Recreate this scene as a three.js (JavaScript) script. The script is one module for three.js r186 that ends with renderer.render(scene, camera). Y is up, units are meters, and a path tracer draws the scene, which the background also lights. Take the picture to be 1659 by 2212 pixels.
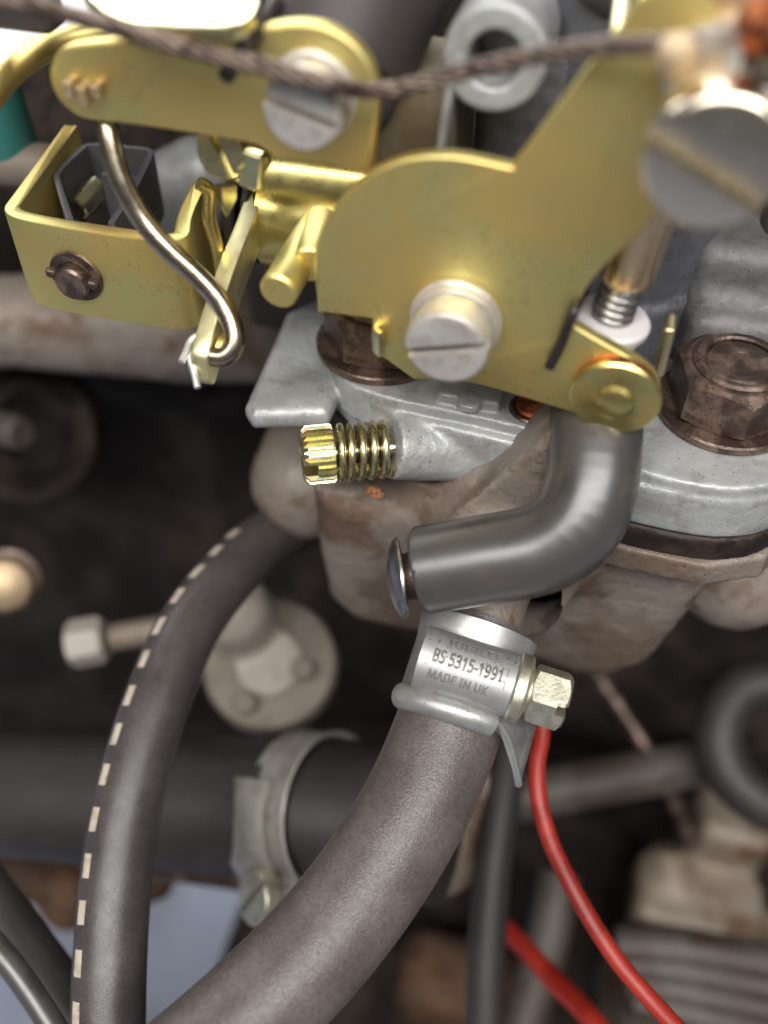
import * as THREE from 'three';
import { RectAreaLightUniformsLib } from 'three/addons/lights/RectAreaLightUniformsLib.js';
import { RoundedBoxGeometry } from 'three/addons/geometries/RoundedBoxGeometry.js';
import { mergeGeometries, mergeVertices, toCreasedNormals } from 'three/addons/utils/BufferGeometryUtils.js';
import { ImprovedNoise } from 'three/addons/math/ImprovedNoise.js';
import { Brush, Evaluator, SUBTRACTION, INTERSECTION } from 'three-bvh-csg';

// ------------------------------------------------------------------ camera, light, exposure
const MM = 0.001, V = (x, y, z) => new THREE.Vector3(x, y, z), rad = THREE.MathUtils.degToRad;
const scene = new THREE.Scene();
const FOV = 55, AZ = rad(15), PITCH = rad(47), DIST = 122, TARGET = V(0, -8, 0);     // millimetres; y = 0 is the top of the carburettor flange
const EYE = TARGET.clone().add(V(Math.sin(AZ) * Math.cos(PITCH), Math.sin(PITCH), Math.cos(AZ) * Math.cos(PITCH)).multiplyScalar(DIST));
const camera = new THREE.PerspectiveCamera(FOV, 3 / 4, 0.005, 20);
camera.position.copy(EYE).multiplyScalar(MM); camera.up.set(0, 1, 0); camera.lookAt(TARGET.clone().multiplyScalar(MM));
camera.focus = 0.12; camera.userData.fStop = 9;

const renderer = new THREE.WebGLRenderer({ antialias: true });
renderer.setSize(768, 1024);
renderer.toneMapping = THREE.LinearToneMapping; renderer.toneMappingExposure = 1.32;
renderer.shadowMap.enabled = true;
scene.background = new THREE.Color().setRGB(0.085, 0.085, 0.088);                          // dim light of the workshop round about
RectAreaLightUniformsLib.init();

const FW = TARGET.clone().sub(EYE).normalize(), RT = FW.clone().cross(V(0, 1, 0)).normalize(), UPV = RT.clone().cross(FW);
const F = 1106 / Math.tan(rad(FOV / 2));
const ray = (x, y) => FW.clone().addScaledVector(RT, (x - 829.5) / F).addScaledVector(UPV, -(y - 1106) / F);
const at = (x, y, d) => EYE.clone().addScaledVector(ray(x, y), d);
const onAxis = (k) => (x, y, v) => { const r = ray(x, y); return EYE.clone().addScaledVector(r, (v - EYE[k]) / r[k]); };
const onX = onAxis('x'), onY = onAxis('y'), onZ = onAxis('z');
const rpx = (px, d) => px * d / F;

// ------------------------------------------------------------------ naming
const taken = new Map();
function numbered(name) { const n = taken.get(name) ?? 0; taken.set(name, n + 1); return n ? name + '_' + String(n).padStart(3, '0') : name; }
function thing(name, label, category, base = V(0, 0, 0), group, kind) {
  const o = new THREE.Group(); o.name = numbered(name); o.position.copy(base).multiplyScalar(MM);
  o.userData = { label, category }; if (group) o.userData.group = group; if (kind) o.userData.kind = kind;
  o.base = base; scene.add(o); return o;
}
function part(name, geo, mat, parent, label) {
  const g = geo.clone(); g.translate(-parent.base.x, -parent.base.y, -parent.base.z); g.scale(MM, MM, MM);
  const m = new THREE.Mesh(g, mat); m.name = name; m.castShadow = m.receiveShadow = true; m.base = parent.base;
  if (label) m.userData.label = label;
  parent.add(m); return m;
}
function single(name, label, category, geo, mat, kind, group) {
  geo.computeBoundingBox(); const c = geo.boundingBox.getCenter(V(0, 0, 0));
  const g = geo.clone(); g.translate(-c.x, -c.y, -c.z); g.scale(MM, MM, MM);
  const m = new THREE.Mesh(g, mat); m.name = numbered(name); m.position.copy(c).multiplyScalar(MM); m.castShadow = m.receiveShadow = true; m.base = c;
  m.userData = { label, category }; if (kind) { m.userData.kind = kind; } if (group) m.userData.group = group;
  scene.add(m); return m;
}

// ------------------------------------------------------------------ noise and textures
function rng(seed) { let a = seed >>> 0; return () => { a = (a + 0x6D2B79F5) | 0; let t = Math.imul(a ^ (a >>> 15), 1 | a); t = (t + Math.imul(t ^ (t >>> 7), 61 | t)) ^ t; return ((t ^ (t >>> 14)) >>> 0) / 4294967296; }; }
const hash = (x, y, s) => { let h = Math.imul(x, 374761393) ^ Math.imul(y, 668265263) ^ Math.imul(s, 2147483647 - 58); h = Math.imul(h ^ (h >>> 13), 1274126177); return ((h ^ (h >>> 16)) >>> 0) / 4294967296; };
function vnoise(u, v, fx, fy, s) {
  const x = u * fx, y = v * fy, xi = Math.floor(x), yi = Math.floor(y); let a = x - xi, b = y - yi; a = a * a * (3 - 2 * a); b = b * b * (3 - 2 * b);
  const X = (i) => ((i % fx) + fx) % fx, Y = (i) => ((i % fy) + fy) % fy;
  const p = hash(X(xi), Y(yi), s), q = hash(X(xi + 1), Y(yi), s), r = hash(X(xi), Y(yi + 1), s), t = hash(X(xi + 1), Y(yi + 1), s);
  return p + (q - p) * a + (r - p) * b + (p - q - r + t) * a * b;
}
function fbm(u, v, f, oct, s, ratio = 1) { let a = 0, w = 0, k = 1; for (let i = 0; i < oct; i++) { a += k * vnoise(u, v, f << i, Math.max(1, Math.round(f * ratio)) << i, s + i * 17); w += k; k *= 0.55; } return a / w; }
function texture(size, fn, srgb) {
  const d = new Uint8Array(size * size * 4);
  for (let y = 0; y < size; y++) for (let x = 0; x < size; x++) {
    let c = fn((x + 0.5) / size, (y + 0.5) / size); if (typeof c === 'number') c = [c, c, c];
    const o = (y * size + x) * 4; for (let k = 0; k < 3; k++) d[o + k] = Math.max(0, Math.min(255, Math.round(c[k] * 255))); d[o + 3] = 255;
  }
  const t = new THREE.DataTexture(d, size, size); t.wrapS = t.wrapT = THREE.RepeatWrapping; t.magFilter = THREE.LinearFilter; t.minFilter = THREE.LinearFilter;
  if (srgb) t.colorSpace = THREE.SRGBColorSpace; t.needsUpdate = true; return t;
}
const tiled = (t, mm, mmv = mm) => { const c = t.clone(); c.repeat.set(1000 / mm, 1000 / mmv); return c; };
const step = (a, b, x) => { x = Math.max(0, Math.min(1, (x - a) / (b - a))); return x * x * (3 - 2 * x); };
const mix = (a, b, t) => a.map((x, i) => x + (b[i] - x) * t);

const T = {
  grain: texture(512, (u, v) => 0.5 * fbm(u, v, 48, 3, 3) + 0.5 * fbm(u, v, 12, 3, 9)),
  fine: texture(512, (u, v) => fbm(u, v, 96, 3, 21)),
  rough: texture(512, (u, v) => { const n = 0.55 + 0.45 * fbm(u, v, 6, 5, 31) + 0.15 * (fbm(u, v, 64, 2, 77) - 0.5); return [n, n, n]; }),
  // die-cast alloy: faint blotches, pepper of oily specks
  alloy: texture(1024, (u, v) => {
    const b = fbm(u, v, 5, 5, 41), s = fbm(u, v, 120, 2, 43), d = fbm(u, v, 10, 4, 47);
    let c = mix([0.9, 0.905, 0.905], [0.99, 0.99, 0.985], step(0.3, 0.7, b));
    c = mix(c, [0.3, 0.26, 0.22], 0.8 * step(0.8, 0.86, s) * step(0.42, 0.52, d));
    return mix(c, [0.74, 0.69, 0.64], 0.3 * step(0.56, 0.7, d));
  }, true),
  manifold: texture(1024, (u, v) => {
    const b = fbm(u, v, 3, 6, 51), s = fbm(u, v, 60, 3, 53), r = fbm(u, v, 5, 5, 59);
    let c = mix([0.8, 0.73, 0.67], [0.99, 0.96, 0.94], step(0.36, 0.64, b));
    c = mix(c, [0.5, 0.42, 0.35], 0.35 * step(0.64, 0.76, s) * step(0.45, 0.6, r)); return mix(c, [0.7, 0.54, 0.43], 0.5 * step(0.56, 0.7, r));
  }, true),
  zinc: texture(1024, (u, v) => {                                     // yellow passivated plating: hue wanders a little between olive, gold and bronze
    const a = fbm(u, v, 3, 5, 61), b = fbm(u, v, 4, 5, 67), s = fbm(u, v, 70, 3, 71);
    let c = mix([0.93, 0.945, 0.88], [0.99, 0.94, 0.83], step(0.35, 0.65, a)); c = mix(c, [0.9, 0.95, 0.93], 0.3 * step(0.5, 0.7, b));
    c = mix(c, [0.97, 0.9, 0.89], 0.2 * step(0.56, 0.7, fbm(u, v, 5, 4, 73))); return mix(c, [0.74, 0.66, 0.52], 0.3 * step(0.64, 0.8, s) * step(0.4, 0.6, b));
  }, true),
  dust: texture(1024, (u, v) => {                                     // rubber with clinging tan dust and wiped patches
    const d = fbm(u, v, 4, 6, 111), s = fbm(u, v, 90, 2, 113), w = fbm(u, v, 9, 4, 117);
    let c = mix([0.66, 0.66, 0.67], [0.7, 0.69, 0.69], w); c = mix(c, [0.92, 0.85, 0.77], 0.75 * step(0.5, 0.7, d) * (0.55 + 0.9 * (s - 0.3))); return mix(c, [0.5, 0.48, 0.47], 0.5 * step(0.6, 0.75, w));
  }, true),
  brush: texture(512, (u, v) => 0.6 * fbm(u, v, 4, 4, 81, 30) + 0.4 * fbm(u, v, 64, 2, 83)),
  scratch: (() => {
    const C = document.createElement('canvas'); C.width = C.height = 1024; const X = C.getContext('2d'), r = rng(77); X.fillStyle = '#808080'; X.fillRect(0, 0, 1024, 1024);
    for (let i = 0; i < 900; i++) { const x = r() * 1024, y = r() * 1024, a = r() < 0.6 ? (r() - 0.5) * 0.5 : r() * 6.3, l = 10 + r() * r() * 190; X.globalAlpha = 0.1 + 0.5 * r() * r(); X.strokeStyle = r() < 0.6 ? '#303030' : '#e0e0e0'; X.lineWidth = 0.6 + r(); X.beginPath(); X.moveTo(x, y); X.quadraticCurveTo(x + Math.cos(a) * l * 0.5 + (r() - 0.5) * 8, y + Math.sin(a) * l * 0.5 + (r() - 0.5) * 8, x + Math.cos(a) * l, y + Math.sin(a) * l); X.stroke(); }
    const d = X.getImageData(0, 0, 1024, 1024).data; return texture(1024, (u, v) => d[(Math.floor(v * 1024) * 1024 + Math.floor(u * 1024)) * 4] / 255 * 0.75 + 0.25 * fbm(u, v, 60, 2, 83));
  })(),
  rust: texture(512, (u, v) => {
    const a = fbm(u, v, 6, 5, 91), s = fbm(u, v, 40, 3, 93);
    let c = mix([0.62, 0.55, 0.52], [0.96, 0.88, 0.83], step(0.35, 0.68, a)); c = mix(c, [0.36, 0.3, 0.28], 0.4 * step(0.6, 0.74, s)); return c;
  }, true),
  rubber: texture(1024, (u, v) => {                                   // matt black rubber with a bloom of pale dust specks
    const a = fbm(u, v, 5, 5, 101), s = fbm(u, v, 110, 2, 103);
    let c = mix([0.88, 0.865, 0.86], [0.98, 0.965, 0.96], step(0.35, 0.7, a)); return c.map((x) => x * (0.94 + 0.3 * (s - 0.5)));
  }, true),
};
const std = (o) => new THREE.MeshStandardMaterial(o), phys = (o) => new THREE.MeshPhysicalMaterial(o);
const rgb = (r, g, b) => new THREE.Color().setRGB(r, g, b);
const M = {
  zinc: std({ color: rgb(0.93, 0.78, 0.36), metalness: 1, roughness: 0.5, map: tiled(T.zinc, 34), bumpMap: tiled(T.scratch, 23), bumpScale: 1.6e-5 }),
  zincShiny: std({ color: rgb(0.82, 0.69, 0.3), metalness: 1, roughness: 0.42, map: tiled(T.zinc, 15), roughnessMap: tiled(T.rough, 9), bumpMap: tiled(T.brush, 7), bumpScale: 4e-6 }),
  zincPale: std({ color: rgb(0.8, 0.76, 0.55), metalness: 1, roughness: 0.4, map: tiled(T.zinc, 12), roughnessMap: tiled(T.rough, 8), bumpMap: tiled(T.fine, 5), bumpScale: 4e-6 }),
  zincSilver: std({ color: rgb(0.7, 0.66, 0.53), metalness: 0.9, roughness: 0.55, map: tiled(T.alloy, 9), roughnessMap: tiled(T.rough, 7), bumpMap: tiled(T.grain, 4), bumpScale: 4e-5 }),
  brass: std({ color: rgb(0.76, 0.56, 0.33), metalness: 1, roughness: 0.42, roughnessMap: tiled(T.rough, 8), bumpMap: tiled(T.brush, 6), bumpScale: 3e-6 }),
  copper: std({ color: rgb(0.75, 0.3, 0.14), metalness: 1, roughness: 0.45, map: tiled(T.rust, 9) }),
  steel: std({ color: rgb(0.55, 0.54, 0.53), metalness: 1, roughness: 0.42, map: tiled(T.alloy, 14), roughnessMap: tiled(T.rough, 8), bumpMap: tiled(T.fine, 5), bumpScale: 8e-6 }),
  screw: std({ color: rgb(0.62, 0.58, 0.53), metalness: 0.5, roughness: 0.58, map: tiled(T.alloy, 16), roughnessMap: tiled(T.rough, 8), bumpMap: tiled(T.scratch, 14), bumpScale: 1.6e-5 }),
  rod: std({ color: rgb(0.5, 0.42, 0.32), metalness: 1, roughness: 0.34, map: tiled(T.alloy, 12), roughnessMap: tiled(T.rough, 6), bumpMap: tiled(T.brush, 8), bumpScale: 6e-6 }),
  bright: std({ color: rgb(0.82, 0.82, 0.82), metalness: 0.8, roughness: 0.5, roughnessMap: tiled(T.rough, 6) }),
  galvDull: std({ color: rgb(0.46, 0.435, 0.4), metalness: 0.7, roughness: 0.6, map: tiled(T.alloy, 18), bumpMap: tiled(T.fine, 8), bumpScale: 1e-5 }),
  galv: std({ color: rgb(0.48, 0.48, 0.47), metalness: 0.7, roughness: 0.58, map: tiled(T.alloy, 18), roughnessMap: tiled(T.rough, 7), bumpMap: tiled(T.fine, 5), bumpScale: 8e-6 }),
  alloy: std({ color: rgb(0.44, 0.445, 0.44), metalness: 0.3, roughness: 0.62, map: tiled(T.alloy, 24), roughnessMap: tiled(T.rough, 12), bumpMap: tiled(T.grain, 8), bumpScale: 9e-5 }),
  strip: std({ color: rgb(0.8, 0.74, 0.42), metalness: 0.9, roughness: 0.5, roughnessMap: tiled(T.rough, 9), bumpMap: tiled(T.brush, 6), bumpScale: 3e-6 }),
  clampMetal: std({ color: rgb(0.84, 0.74, 0.58), metalness: 1, roughness: 0.32, roughnessMap: tiled(T.rough, 9) }),
  alloyMid: std({ color: rgb(0.19, 0.183, 0.187), metalness: 0.3, roughness: 0.58, map: tiled(T.alloy, 30), bumpMap: tiled(T.grain, 10), bumpScale: 5e-5 }),  // grey lowered to hold the shade of the covers above the side casting
  alloyDark: std({ color: rgb(0.15, 0.15, 0.165), metalness: 0.35, roughness: 0.55, map: tiled(T.alloy, 24), bumpMap: tiled(T.grain, 10), bumpScale: 4e-5 }),
  alloyOlive: std({ color: rgb(0.3, 0.29, 0.21), metalness: 0.4, roughness: 0.5, map: tiled(T.manifold, 20), bumpMap: tiled(T.grain, 10), bumpScale: 6e-5 }),
  manifold: std({ color: rgb(0.235, 0.208, 0.182), metalness: 0.1, roughness: 0.62, map: tiled(T.manifold, 32), roughnessMap: tiled(T.rough, 14), bumpMap: tiled(T.grain, 9), bumpScale: 1.3e-4 }),
  gasket: std({ color: rgb(0.035, 0.024, 0.018), roughness: 0.6, map: tiled(T.rust, 14), bumpMap: tiled(T.grain, 6), bumpScale: 5e-5 }),
  rust: std({ color: rgb(0.185, 0.155, 0.137), metalness: 0.5, roughness: 0.46, map: tiled(T.rust, 13), roughnessMap: tiled(T.rough, 7), bumpMap: tiled(T.grain, 7), bumpScale: 6e-5 }),
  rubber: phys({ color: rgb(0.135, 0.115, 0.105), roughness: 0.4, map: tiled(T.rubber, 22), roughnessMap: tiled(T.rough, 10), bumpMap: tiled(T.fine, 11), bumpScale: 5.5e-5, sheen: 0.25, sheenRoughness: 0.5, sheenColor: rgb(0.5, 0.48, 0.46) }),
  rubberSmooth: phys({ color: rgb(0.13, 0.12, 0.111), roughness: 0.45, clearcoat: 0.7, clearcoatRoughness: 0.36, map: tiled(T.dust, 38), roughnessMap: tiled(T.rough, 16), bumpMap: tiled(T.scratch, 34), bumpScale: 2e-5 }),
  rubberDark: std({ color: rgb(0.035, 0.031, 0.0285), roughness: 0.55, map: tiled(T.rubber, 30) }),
  black: std({ color: rgb(0.012, 0.0115, 0.011), roughness: 0.8, map: tiled(T.rust, 40) }),
  plastic: std({ color: rgb(0.036, 0.029, 0.028), roughness: 0.55, bumpMap: tiled(T.fine, 10), bumpScale: 1e-5 }),
  greyPlastic: std({ color: rgb(0.085, 0.08, 0.085), roughness: 0.42, bumpMap: tiled(T.fine, 8), bumpScale: 1e-5 }),
  nylon: phys({ color: rgb(0.7, 0.66, 0.65), roughness: 0.42, sheen: 0.2, sheenColor: rgb(1, 0.9, 0.9) }),
  teal: std({ color: rgb(0.04, 0.2, 0.18), roughness: 0.4 }),
  redWire: phys({ color: rgb(0.34, 0.026, 0.015), roughness: 0.42, map: tiled(T.manifold, 34), bumpMap: tiled(T.fine, 11), bumpScale: 3e-5 }),
  dash: std({ color: rgb(0.5, 0.47, 0.4), roughness: 0.7, map: tiled(T.manifold, 9) }),
  cable: std({ color: rgb(0.26, 0.24, 0.22), metalness: 0.75, roughness: 0.45, map: tiled(T.rust, 7) }),
  wire: std({ color: rgb(0.06, 0.05, 0.047), metalness: 0.7, roughness: 0.4 }),
  brassDull: std({ color: rgb(0.62, 0.47, 0.3), metalness: 0.85, roughness: 0.62 }),
  rubberStriped: phys({ color: rgb(0.075, 0.067, 0.065), roughness: 0.42, map: tiled(T.rubber, 22), roughnessMap: tiled(T.rough, 10), bumpMap: tiled(T.fine, 7), bumpScale: 2.5e-5 }),
  castSilver: std({ color: rgb(0.2, 0.172, 0.138), metalness: 0.35, roughness: 0.5, map: tiled(T.alloy, 40), bumpMap: tiled(T.grain, 14), bumpScale: 5e-5 }),
  castPale: std({ color: rgb(0.21, 0.185, 0.15), metalness: 0.15, roughness: 0.55, map: tiled(T.manifold, 30), bumpMap: tiled(T.grain, 14), bumpScale: 6e-5 }),  // background casting colour, darkened for the shade deep in the bay
  castGrey: std({ color: rgb(0.09, 0.083, 0.076), metalness: 0.2, roughness: 0.55, map: tiled(T.manifold, 30), bumpMap: tiled(T.grain, 14), bumpScale: 6e-5 }),
  block: phys({ color: rgb(0.03, 0.0275, 0.025), roughness: 0.85, specularIntensity: 0.35, map: tiled(T.rust, 60), bumpMap: tiled(T.grain, 20), bumpScale: 1e-4 }),  // near-black base and low specular carry the deep shade of the bay
  floor: std({ color: rgb(0.25, 0.275, 0.35), roughness: 0.7, map: tiled(T.alloy, 300) }),
  white: std({ color: rgb(0.85, 0.84, 0.83), roughness: 0.5 }),
  peened: std({ color: rgb(0.58, 0.44, 0.27), metalness: 0.8, roughness: 0.58, bumpMap: tiled(T.grain, 5), bumpScale: 8e-5 }),
  cream: std({ color: rgb(0.34, 0.3, 0.255), roughness: 0.5 }),  // darkened likewise, depth shade put into the colour
  dirt: std({ color: rgb(0.32, 0.13, 0.06), roughness: 0.9 }),
  brownDirt: std({ color: rgb(0.09, 0.05, 0.022), roughness: 0.8, map: tiled(T.rust, 30) }),
};

// ------------------------------------------------------------------ lamps (outside the frame)
function lampPanel(name, label, pos, look, w, h, radiance, tint) {
  const t = thing(name, label, 'lamp', pos.clone().multiplyScalar(1000));
  const housing = new THREE.Mesh(new RoundedBoxGeometry(w + 0.05, h + 0.05, 0.05, 2, 0.01), std({ color: rgb(0.75, 0.75, 0.74), roughness: 0.5 })); housing.name = 'housing'; housing.position.z = 0.035;
  const glow = new THREE.Mesh(new THREE.BoxGeometry(w, h, 0.01), std({ color: rgb(0.8, 0.8, 0.8), emissive: tint, emissiveIntensity: Math.min(1.2, radiance) })); glow.name = 'lamp_diffuser'; glow.position.z = 0.004;
  t.add(housing, glow);
  const l = new THREE.RectAreaLight(tint, radiance, w, h); l.position.copy(pos); l.lookAt(look); scene.add(l);
  t.quaternion.copy(l.quaternion); l.translateZ(-0.008);
}
lampPanel('ceiling_lamp', 'long white strip lamp hanging above and in front of the engine bay', V(0.12, 0.8, 0.56), V(0, 0, 0), 1.3, 0.34, 9, rgb(1, 0.98, 0.95));
lampPanel('added_panel_lamp', 'added bright panel lamp in place of a window behind the engine at the left', V(-0.35, 0.62, -0.95), V(0, 0, 0), 1.6, 0.8, 4.8, rgb(0.96, 0.98, 1));  // unseen panel, added and widened to brighten the top edges of the plates

// ------------------------------------------------------------------ geometry helpers (millimetres)
const perlin = new ImprovedNoise();
const n3 = (p, s, o = 0) => perlin.noise(p.x * s + o, p.y * s + o * 1.7, p.z * s - o * 0.6);
function boxUV(geo) {                                                  // every triangle is mapped along the axis it faces, in metres
  const g = geo.index ? geo.toNonIndexed() : geo, p = g.attributes.position, uv = new Float32Array(p.count * 2), a = V(0, 0, 0), b = V(0, 0, 0), c = V(0, 0, 0);
  for (let i = 0; i < p.count; i += 3) {
    a.fromBufferAttribute(p, i); b.fromBufferAttribute(p, i + 1); c.fromBufferAttribute(p, i + 2);
    const n = b.clone().sub(a).cross(c.clone().sub(a)), ax = Math.abs(n.x), ay = Math.abs(n.y), az = Math.abs(n.z);
    [a, b, c].forEach((q, k) => { const [s, t] = ay >= ax && ay >= az ? [q.x, q.z] : ax >= az ? [q.z, q.y] : [q.x, q.y]; uv[(i + k) * 2] = s * MM; uv[(i + k) * 2 + 1] = t * MM; });
  }
  g.setAttribute('uv', new THREE.BufferAttribute(uv, 2)); return g;
}
const creased = (g, deg = 32) => { let h = g.clone(); for (const k of Object.keys(h.attributes)) if (k !== 'position') h.deleteAttribute(k); h = mergeVertices(h, 1e-3); return boxUV(toCreasedNormals(h, rad(deg))); };
function join(list) { return mergeGeometries(list.map((g) => { const h = g.index ? g.toNonIndexed() : g.clone(); for (const k of Object.keys(h.attributes)) if (!['position', 'normal', 'uv'].includes(k)) h.deleteAttribute(k); return h; })); }
function basis(o, dir, hint = V(0, 1, 0)) {                            // local y runs along dir
  const y = dir.clone().normalize(); let x = hint.clone().cross(y); if (x.lengthSq() < 1e-6) x = V(1, 0, 0).cross(y); x.normalize();
  return new THREE.Matrix4().makeBasis(x, y, x.clone().cross(y)).setPosition(o);
}
function frame(o, x, y, z) { return new THREE.Matrix4().makeBasis(x, y, z).setPosition(o); }
function lathe(profile, seg = 48) { return creased(new THREE.LatheGeometry(profile.map(([r, h]) => new THREE.Vector2(r, h)), seg), 34); }
const lathed = (o, dir, profile, seg) => lathe(profile, seg).applyMatrix4(basis(o, dir));
const rod = (a, b, r, r2 = r, c = 0.25, seg = 40) => { const d = b.clone().sub(a), h = d.length(); return lathed(a, d, [[0, 0], [r - c, 0], [r, c], [r2, h - c], [r2 - c, h], [0, h]], seg); };
function tube(points, r, { seg = 160, sides = 40, caps = true, scale = null } = {}) {
  const curve = new THREE.CatmullRomCurve3(points, false, 'centripetal'), L = curve.getLength(), fr = curve.computeFrenetFrames(seg, false);
  const pos = [], nor = [], uv = [], idx = [], R = (t) => r * (scale ? scale(t) : 1);
  for (let i = 0; i <= seg; i++) {
    const t = i / seg, p = curve.getPointAt(t), rr = R(t);
    for (let j = 0; j <= sides; j++) {
      const a = j / sides * Math.PI * 2, n = fr.normals[i].clone().multiplyScalar(Math.cos(a)).addScaledVector(fr.binormals[i], Math.sin(a));
      pos.push(p.x + n.x * rr, p.y + n.y * rr, p.z + n.z * rr); nor.push(n.x, n.y, n.z); uv.push(t * L * MM, j / sides * 2 * Math.PI * r * MM);
    }
  }
  const w = sides + 1;
  for (let i = 0; i < seg; i++) for (let j = 0; j < sides; j++) { const a = i * w + j, b = a + w; idx.push(a, a + 1, b, b, a + 1, b + 1); }
  if (caps) for (const e of [0, seg]) {
    const c = curve.getPointAt(e / seg), n = fr.tangents[e].clone().multiplyScalar(e ? 1 : -1), c0 = pos.length / 3;
    pos.push(c.x, c.y, c.z); nor.push(n.x, n.y, n.z); uv.push(0, 0);
    for (let j = 0; j <= sides; j++) { const k = (e * w + j) * 3; pos.push(pos[k], pos[k + 1], pos[k + 2]); nor.push(n.x, n.y, n.z); uv.push(Math.cos(j / sides * 6.2832) * r * MM, Math.sin(j / sides * 6.2832) * r * MM); }
    for (let j = 0; j < sides; j++) e ? idx.push(c0, c0 + 1 + j, c0 + 2 + j) : idx.push(c0, c0 + 2 + j, c0 + 1 + j);
  }
  const g = new THREE.BufferGeometry(); g.setAttribute('position', new THREE.Float32BufferAttribute(pos, 3)); g.setAttribute('normal', new THREE.Float32BufferAttribute(nor, 3)); g.setAttribute('uv', new THREE.Float32BufferAttribute(uv, 2)); g.setIndex(idx);
  g.userData.curve = curve; return g;
}
function helix(o, dir, R, r, turns, pitchAt, seg = 60, sides = 10, phase = 0) {
  const m = basis(o, dir), pts = []; let h = 0; const n = Math.round(turns * 20);
  for (let i = 0; i <= n; i++) { const a = i / 20 * 2 * Math.PI + phase; pts.push(V(Math.cos(a) * R, h, Math.sin(a) * R).applyMatrix4(m)); h += pitchAt(i / n) / 20; }
  return tube(pts, r, { seg: Math.round(turns * seg), sides });
}
const chaikin = (pts, n = 3) => { for (let k = 0; k < n; k++) { const q = []; pts.forEach((p, i) => { const s = pts[(i + 1) % pts.length]; q.push(p.clone().lerp(s, 0.25), p.clone().lerp(s, 0.75)); }); pts = q; } return pts; };
function plate(pts2, z, thick, bevel = 0.3) {                           // pts2: THREE.Vector2 outline, front face at z
  const s = new THREE.Shape(pts2);
  const g = new THREE.ExtrudeGeometry(s, { depth: thick - 2 * bevel, bevelEnabled: true, bevelThickness: bevel, bevelSize: bevel, bevelOffset: -bevel, bevelSegments: 3, curveSegments: 1 });
  g.translate(0, 0, z - thick + bevel); return creased(g, 40);
}
const outlineZ = (px, z, n = 3) => chaikin(px.map(([x, y]) => { const p = onZ(x, y, z); return new THREE.Vector2(p.x, p.y); }), n);
function ribbon(path, half, y0, y1, bevel = 0.3, smooth = 3) {            // bent strip: plan path of [x, z], extruded upwards
  let p = path.map(([x, z]) => new THREE.Vector2(x, z));
  for (let k = 0; k < smooth; k++) { const q = [p[0]]; for (let i = 0; i < p.length - 1; i++) q.push(p[i].clone().lerp(p[i + 1], 0.25), p[i].clone().lerp(p[i + 1], 0.75)); q.push(p[p.length - 1]); p = q; }
  const L = [], R = [];
  p.forEach((c, i) => { const d = p[Math.min(i + 1, p.length - 1)].clone().sub(p[Math.max(i - 1, 0)]).normalize(), n = new THREE.Vector2(-d.y, d.x); L.push(c.clone().addScaledVector(n, half)); R.push(c.clone().addScaledVector(n, -half)); });
  const s = new THREE.Shape([...L, ...R.reverse()]);
  const g = new THREE.ExtrudeGeometry(s, { depth: y1 - y0 - 2 * bevel, bevelEnabled: true, bevelThickness: bevel, bevelSize: bevel, bevelOffset: -bevel, bevelSegments: 2, curveSegments: 1 });
  g.applyMatrix4(new THREE.Matrix4().makeBasis(V(1, 0, 0), V(0, 0, 1), V(0, -1, 0)));   // shape y becomes world z, depth runs down
  g.translate(0, y1 - bevel, 0); return creased(g, 40);
}
const ev = new Evaluator(); ev.useGroups = false; ev.attributes = ['position', 'normal'];
function csg(a, b, op) { const A = new Brush(strip(a)), B = new Brush(strip(b)); A.updateMatrixWorld(); B.updateMatrixWorld(); return ev.evaluate(A, B, op).geometry; }
function strip(g) {                                                    // positions only, welded, without slivers: clean input for the booleans
  const s = g.index ? g.toNonIndexed() : g, p = s.attributes.position, out = [], a = V(0, 0, 0), b = V(0, 0, 0), c = V(0, 0, 0);
  for (let i = 0; i < p.count; i += 3) { a.fromBufferAttribute(p, i); b.fromBufferAttribute(p, i + 1); c.fromBufferAttribute(p, i + 2); if (b.clone().sub(a).cross(c.clone().sub(a)).length() > 1e-7) out.push(a.x, a.y, a.z, b.x, b.y, b.z, c.x, c.y, c.z); }
  let r = new THREE.BufferGeometry(); r.setAttribute('position', new THREE.Float32BufferAttribute(out, 3)); r = mergeVertices(r, 1e-4); r.computeVertexNormals(); return r;
}
function rawLathe(profile, seg = 48) { return new THREE.LatheGeometry(profile.map(([r, h]) => new THREE.Vector2(r, h)), seg); }
function slotted(r, h, slotW, slotD, c = 0.5, turn = 0) {               // screw head along +y, slot in the far face
  const p = [[0, 0], [r, 0]]; for (let i = 0; i <= 4; i++) { const a = i / 4 * Math.PI / 2; p.push([r - c + c * Math.cos(a), h - c + c * Math.sin(a)]); } p.push([0, h]);
  const box = new THREE.BoxGeometry(4 * r, slotD * 2, slotW); box.translate(0, h, 0); box.rotateY(turn);
  return creased(csg(rawLathe(p, 64), box, SUBTRACTION), 30);
}
function hexNut(af, h, turn = 0, chamfer = 0.16) {
  const R = af / Math.sqrt(3), hex = new THREE.CylinderGeometry(R, R, h, 6, 1); hex.translate(0, h / 2, 0); hex.rotateY(turn);
  const k = h * chamfer, cone = rawLathe([[0, -0.01], [af * 0.49, -0.01], [R + 0.02, k * 0.6], [R + 0.02, h - k], [af * 0.46, h + 0.01], [0, h + 0.01]], 64);
  return creased(csg(hex, cone, INTERSECTION), 24);
}
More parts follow.
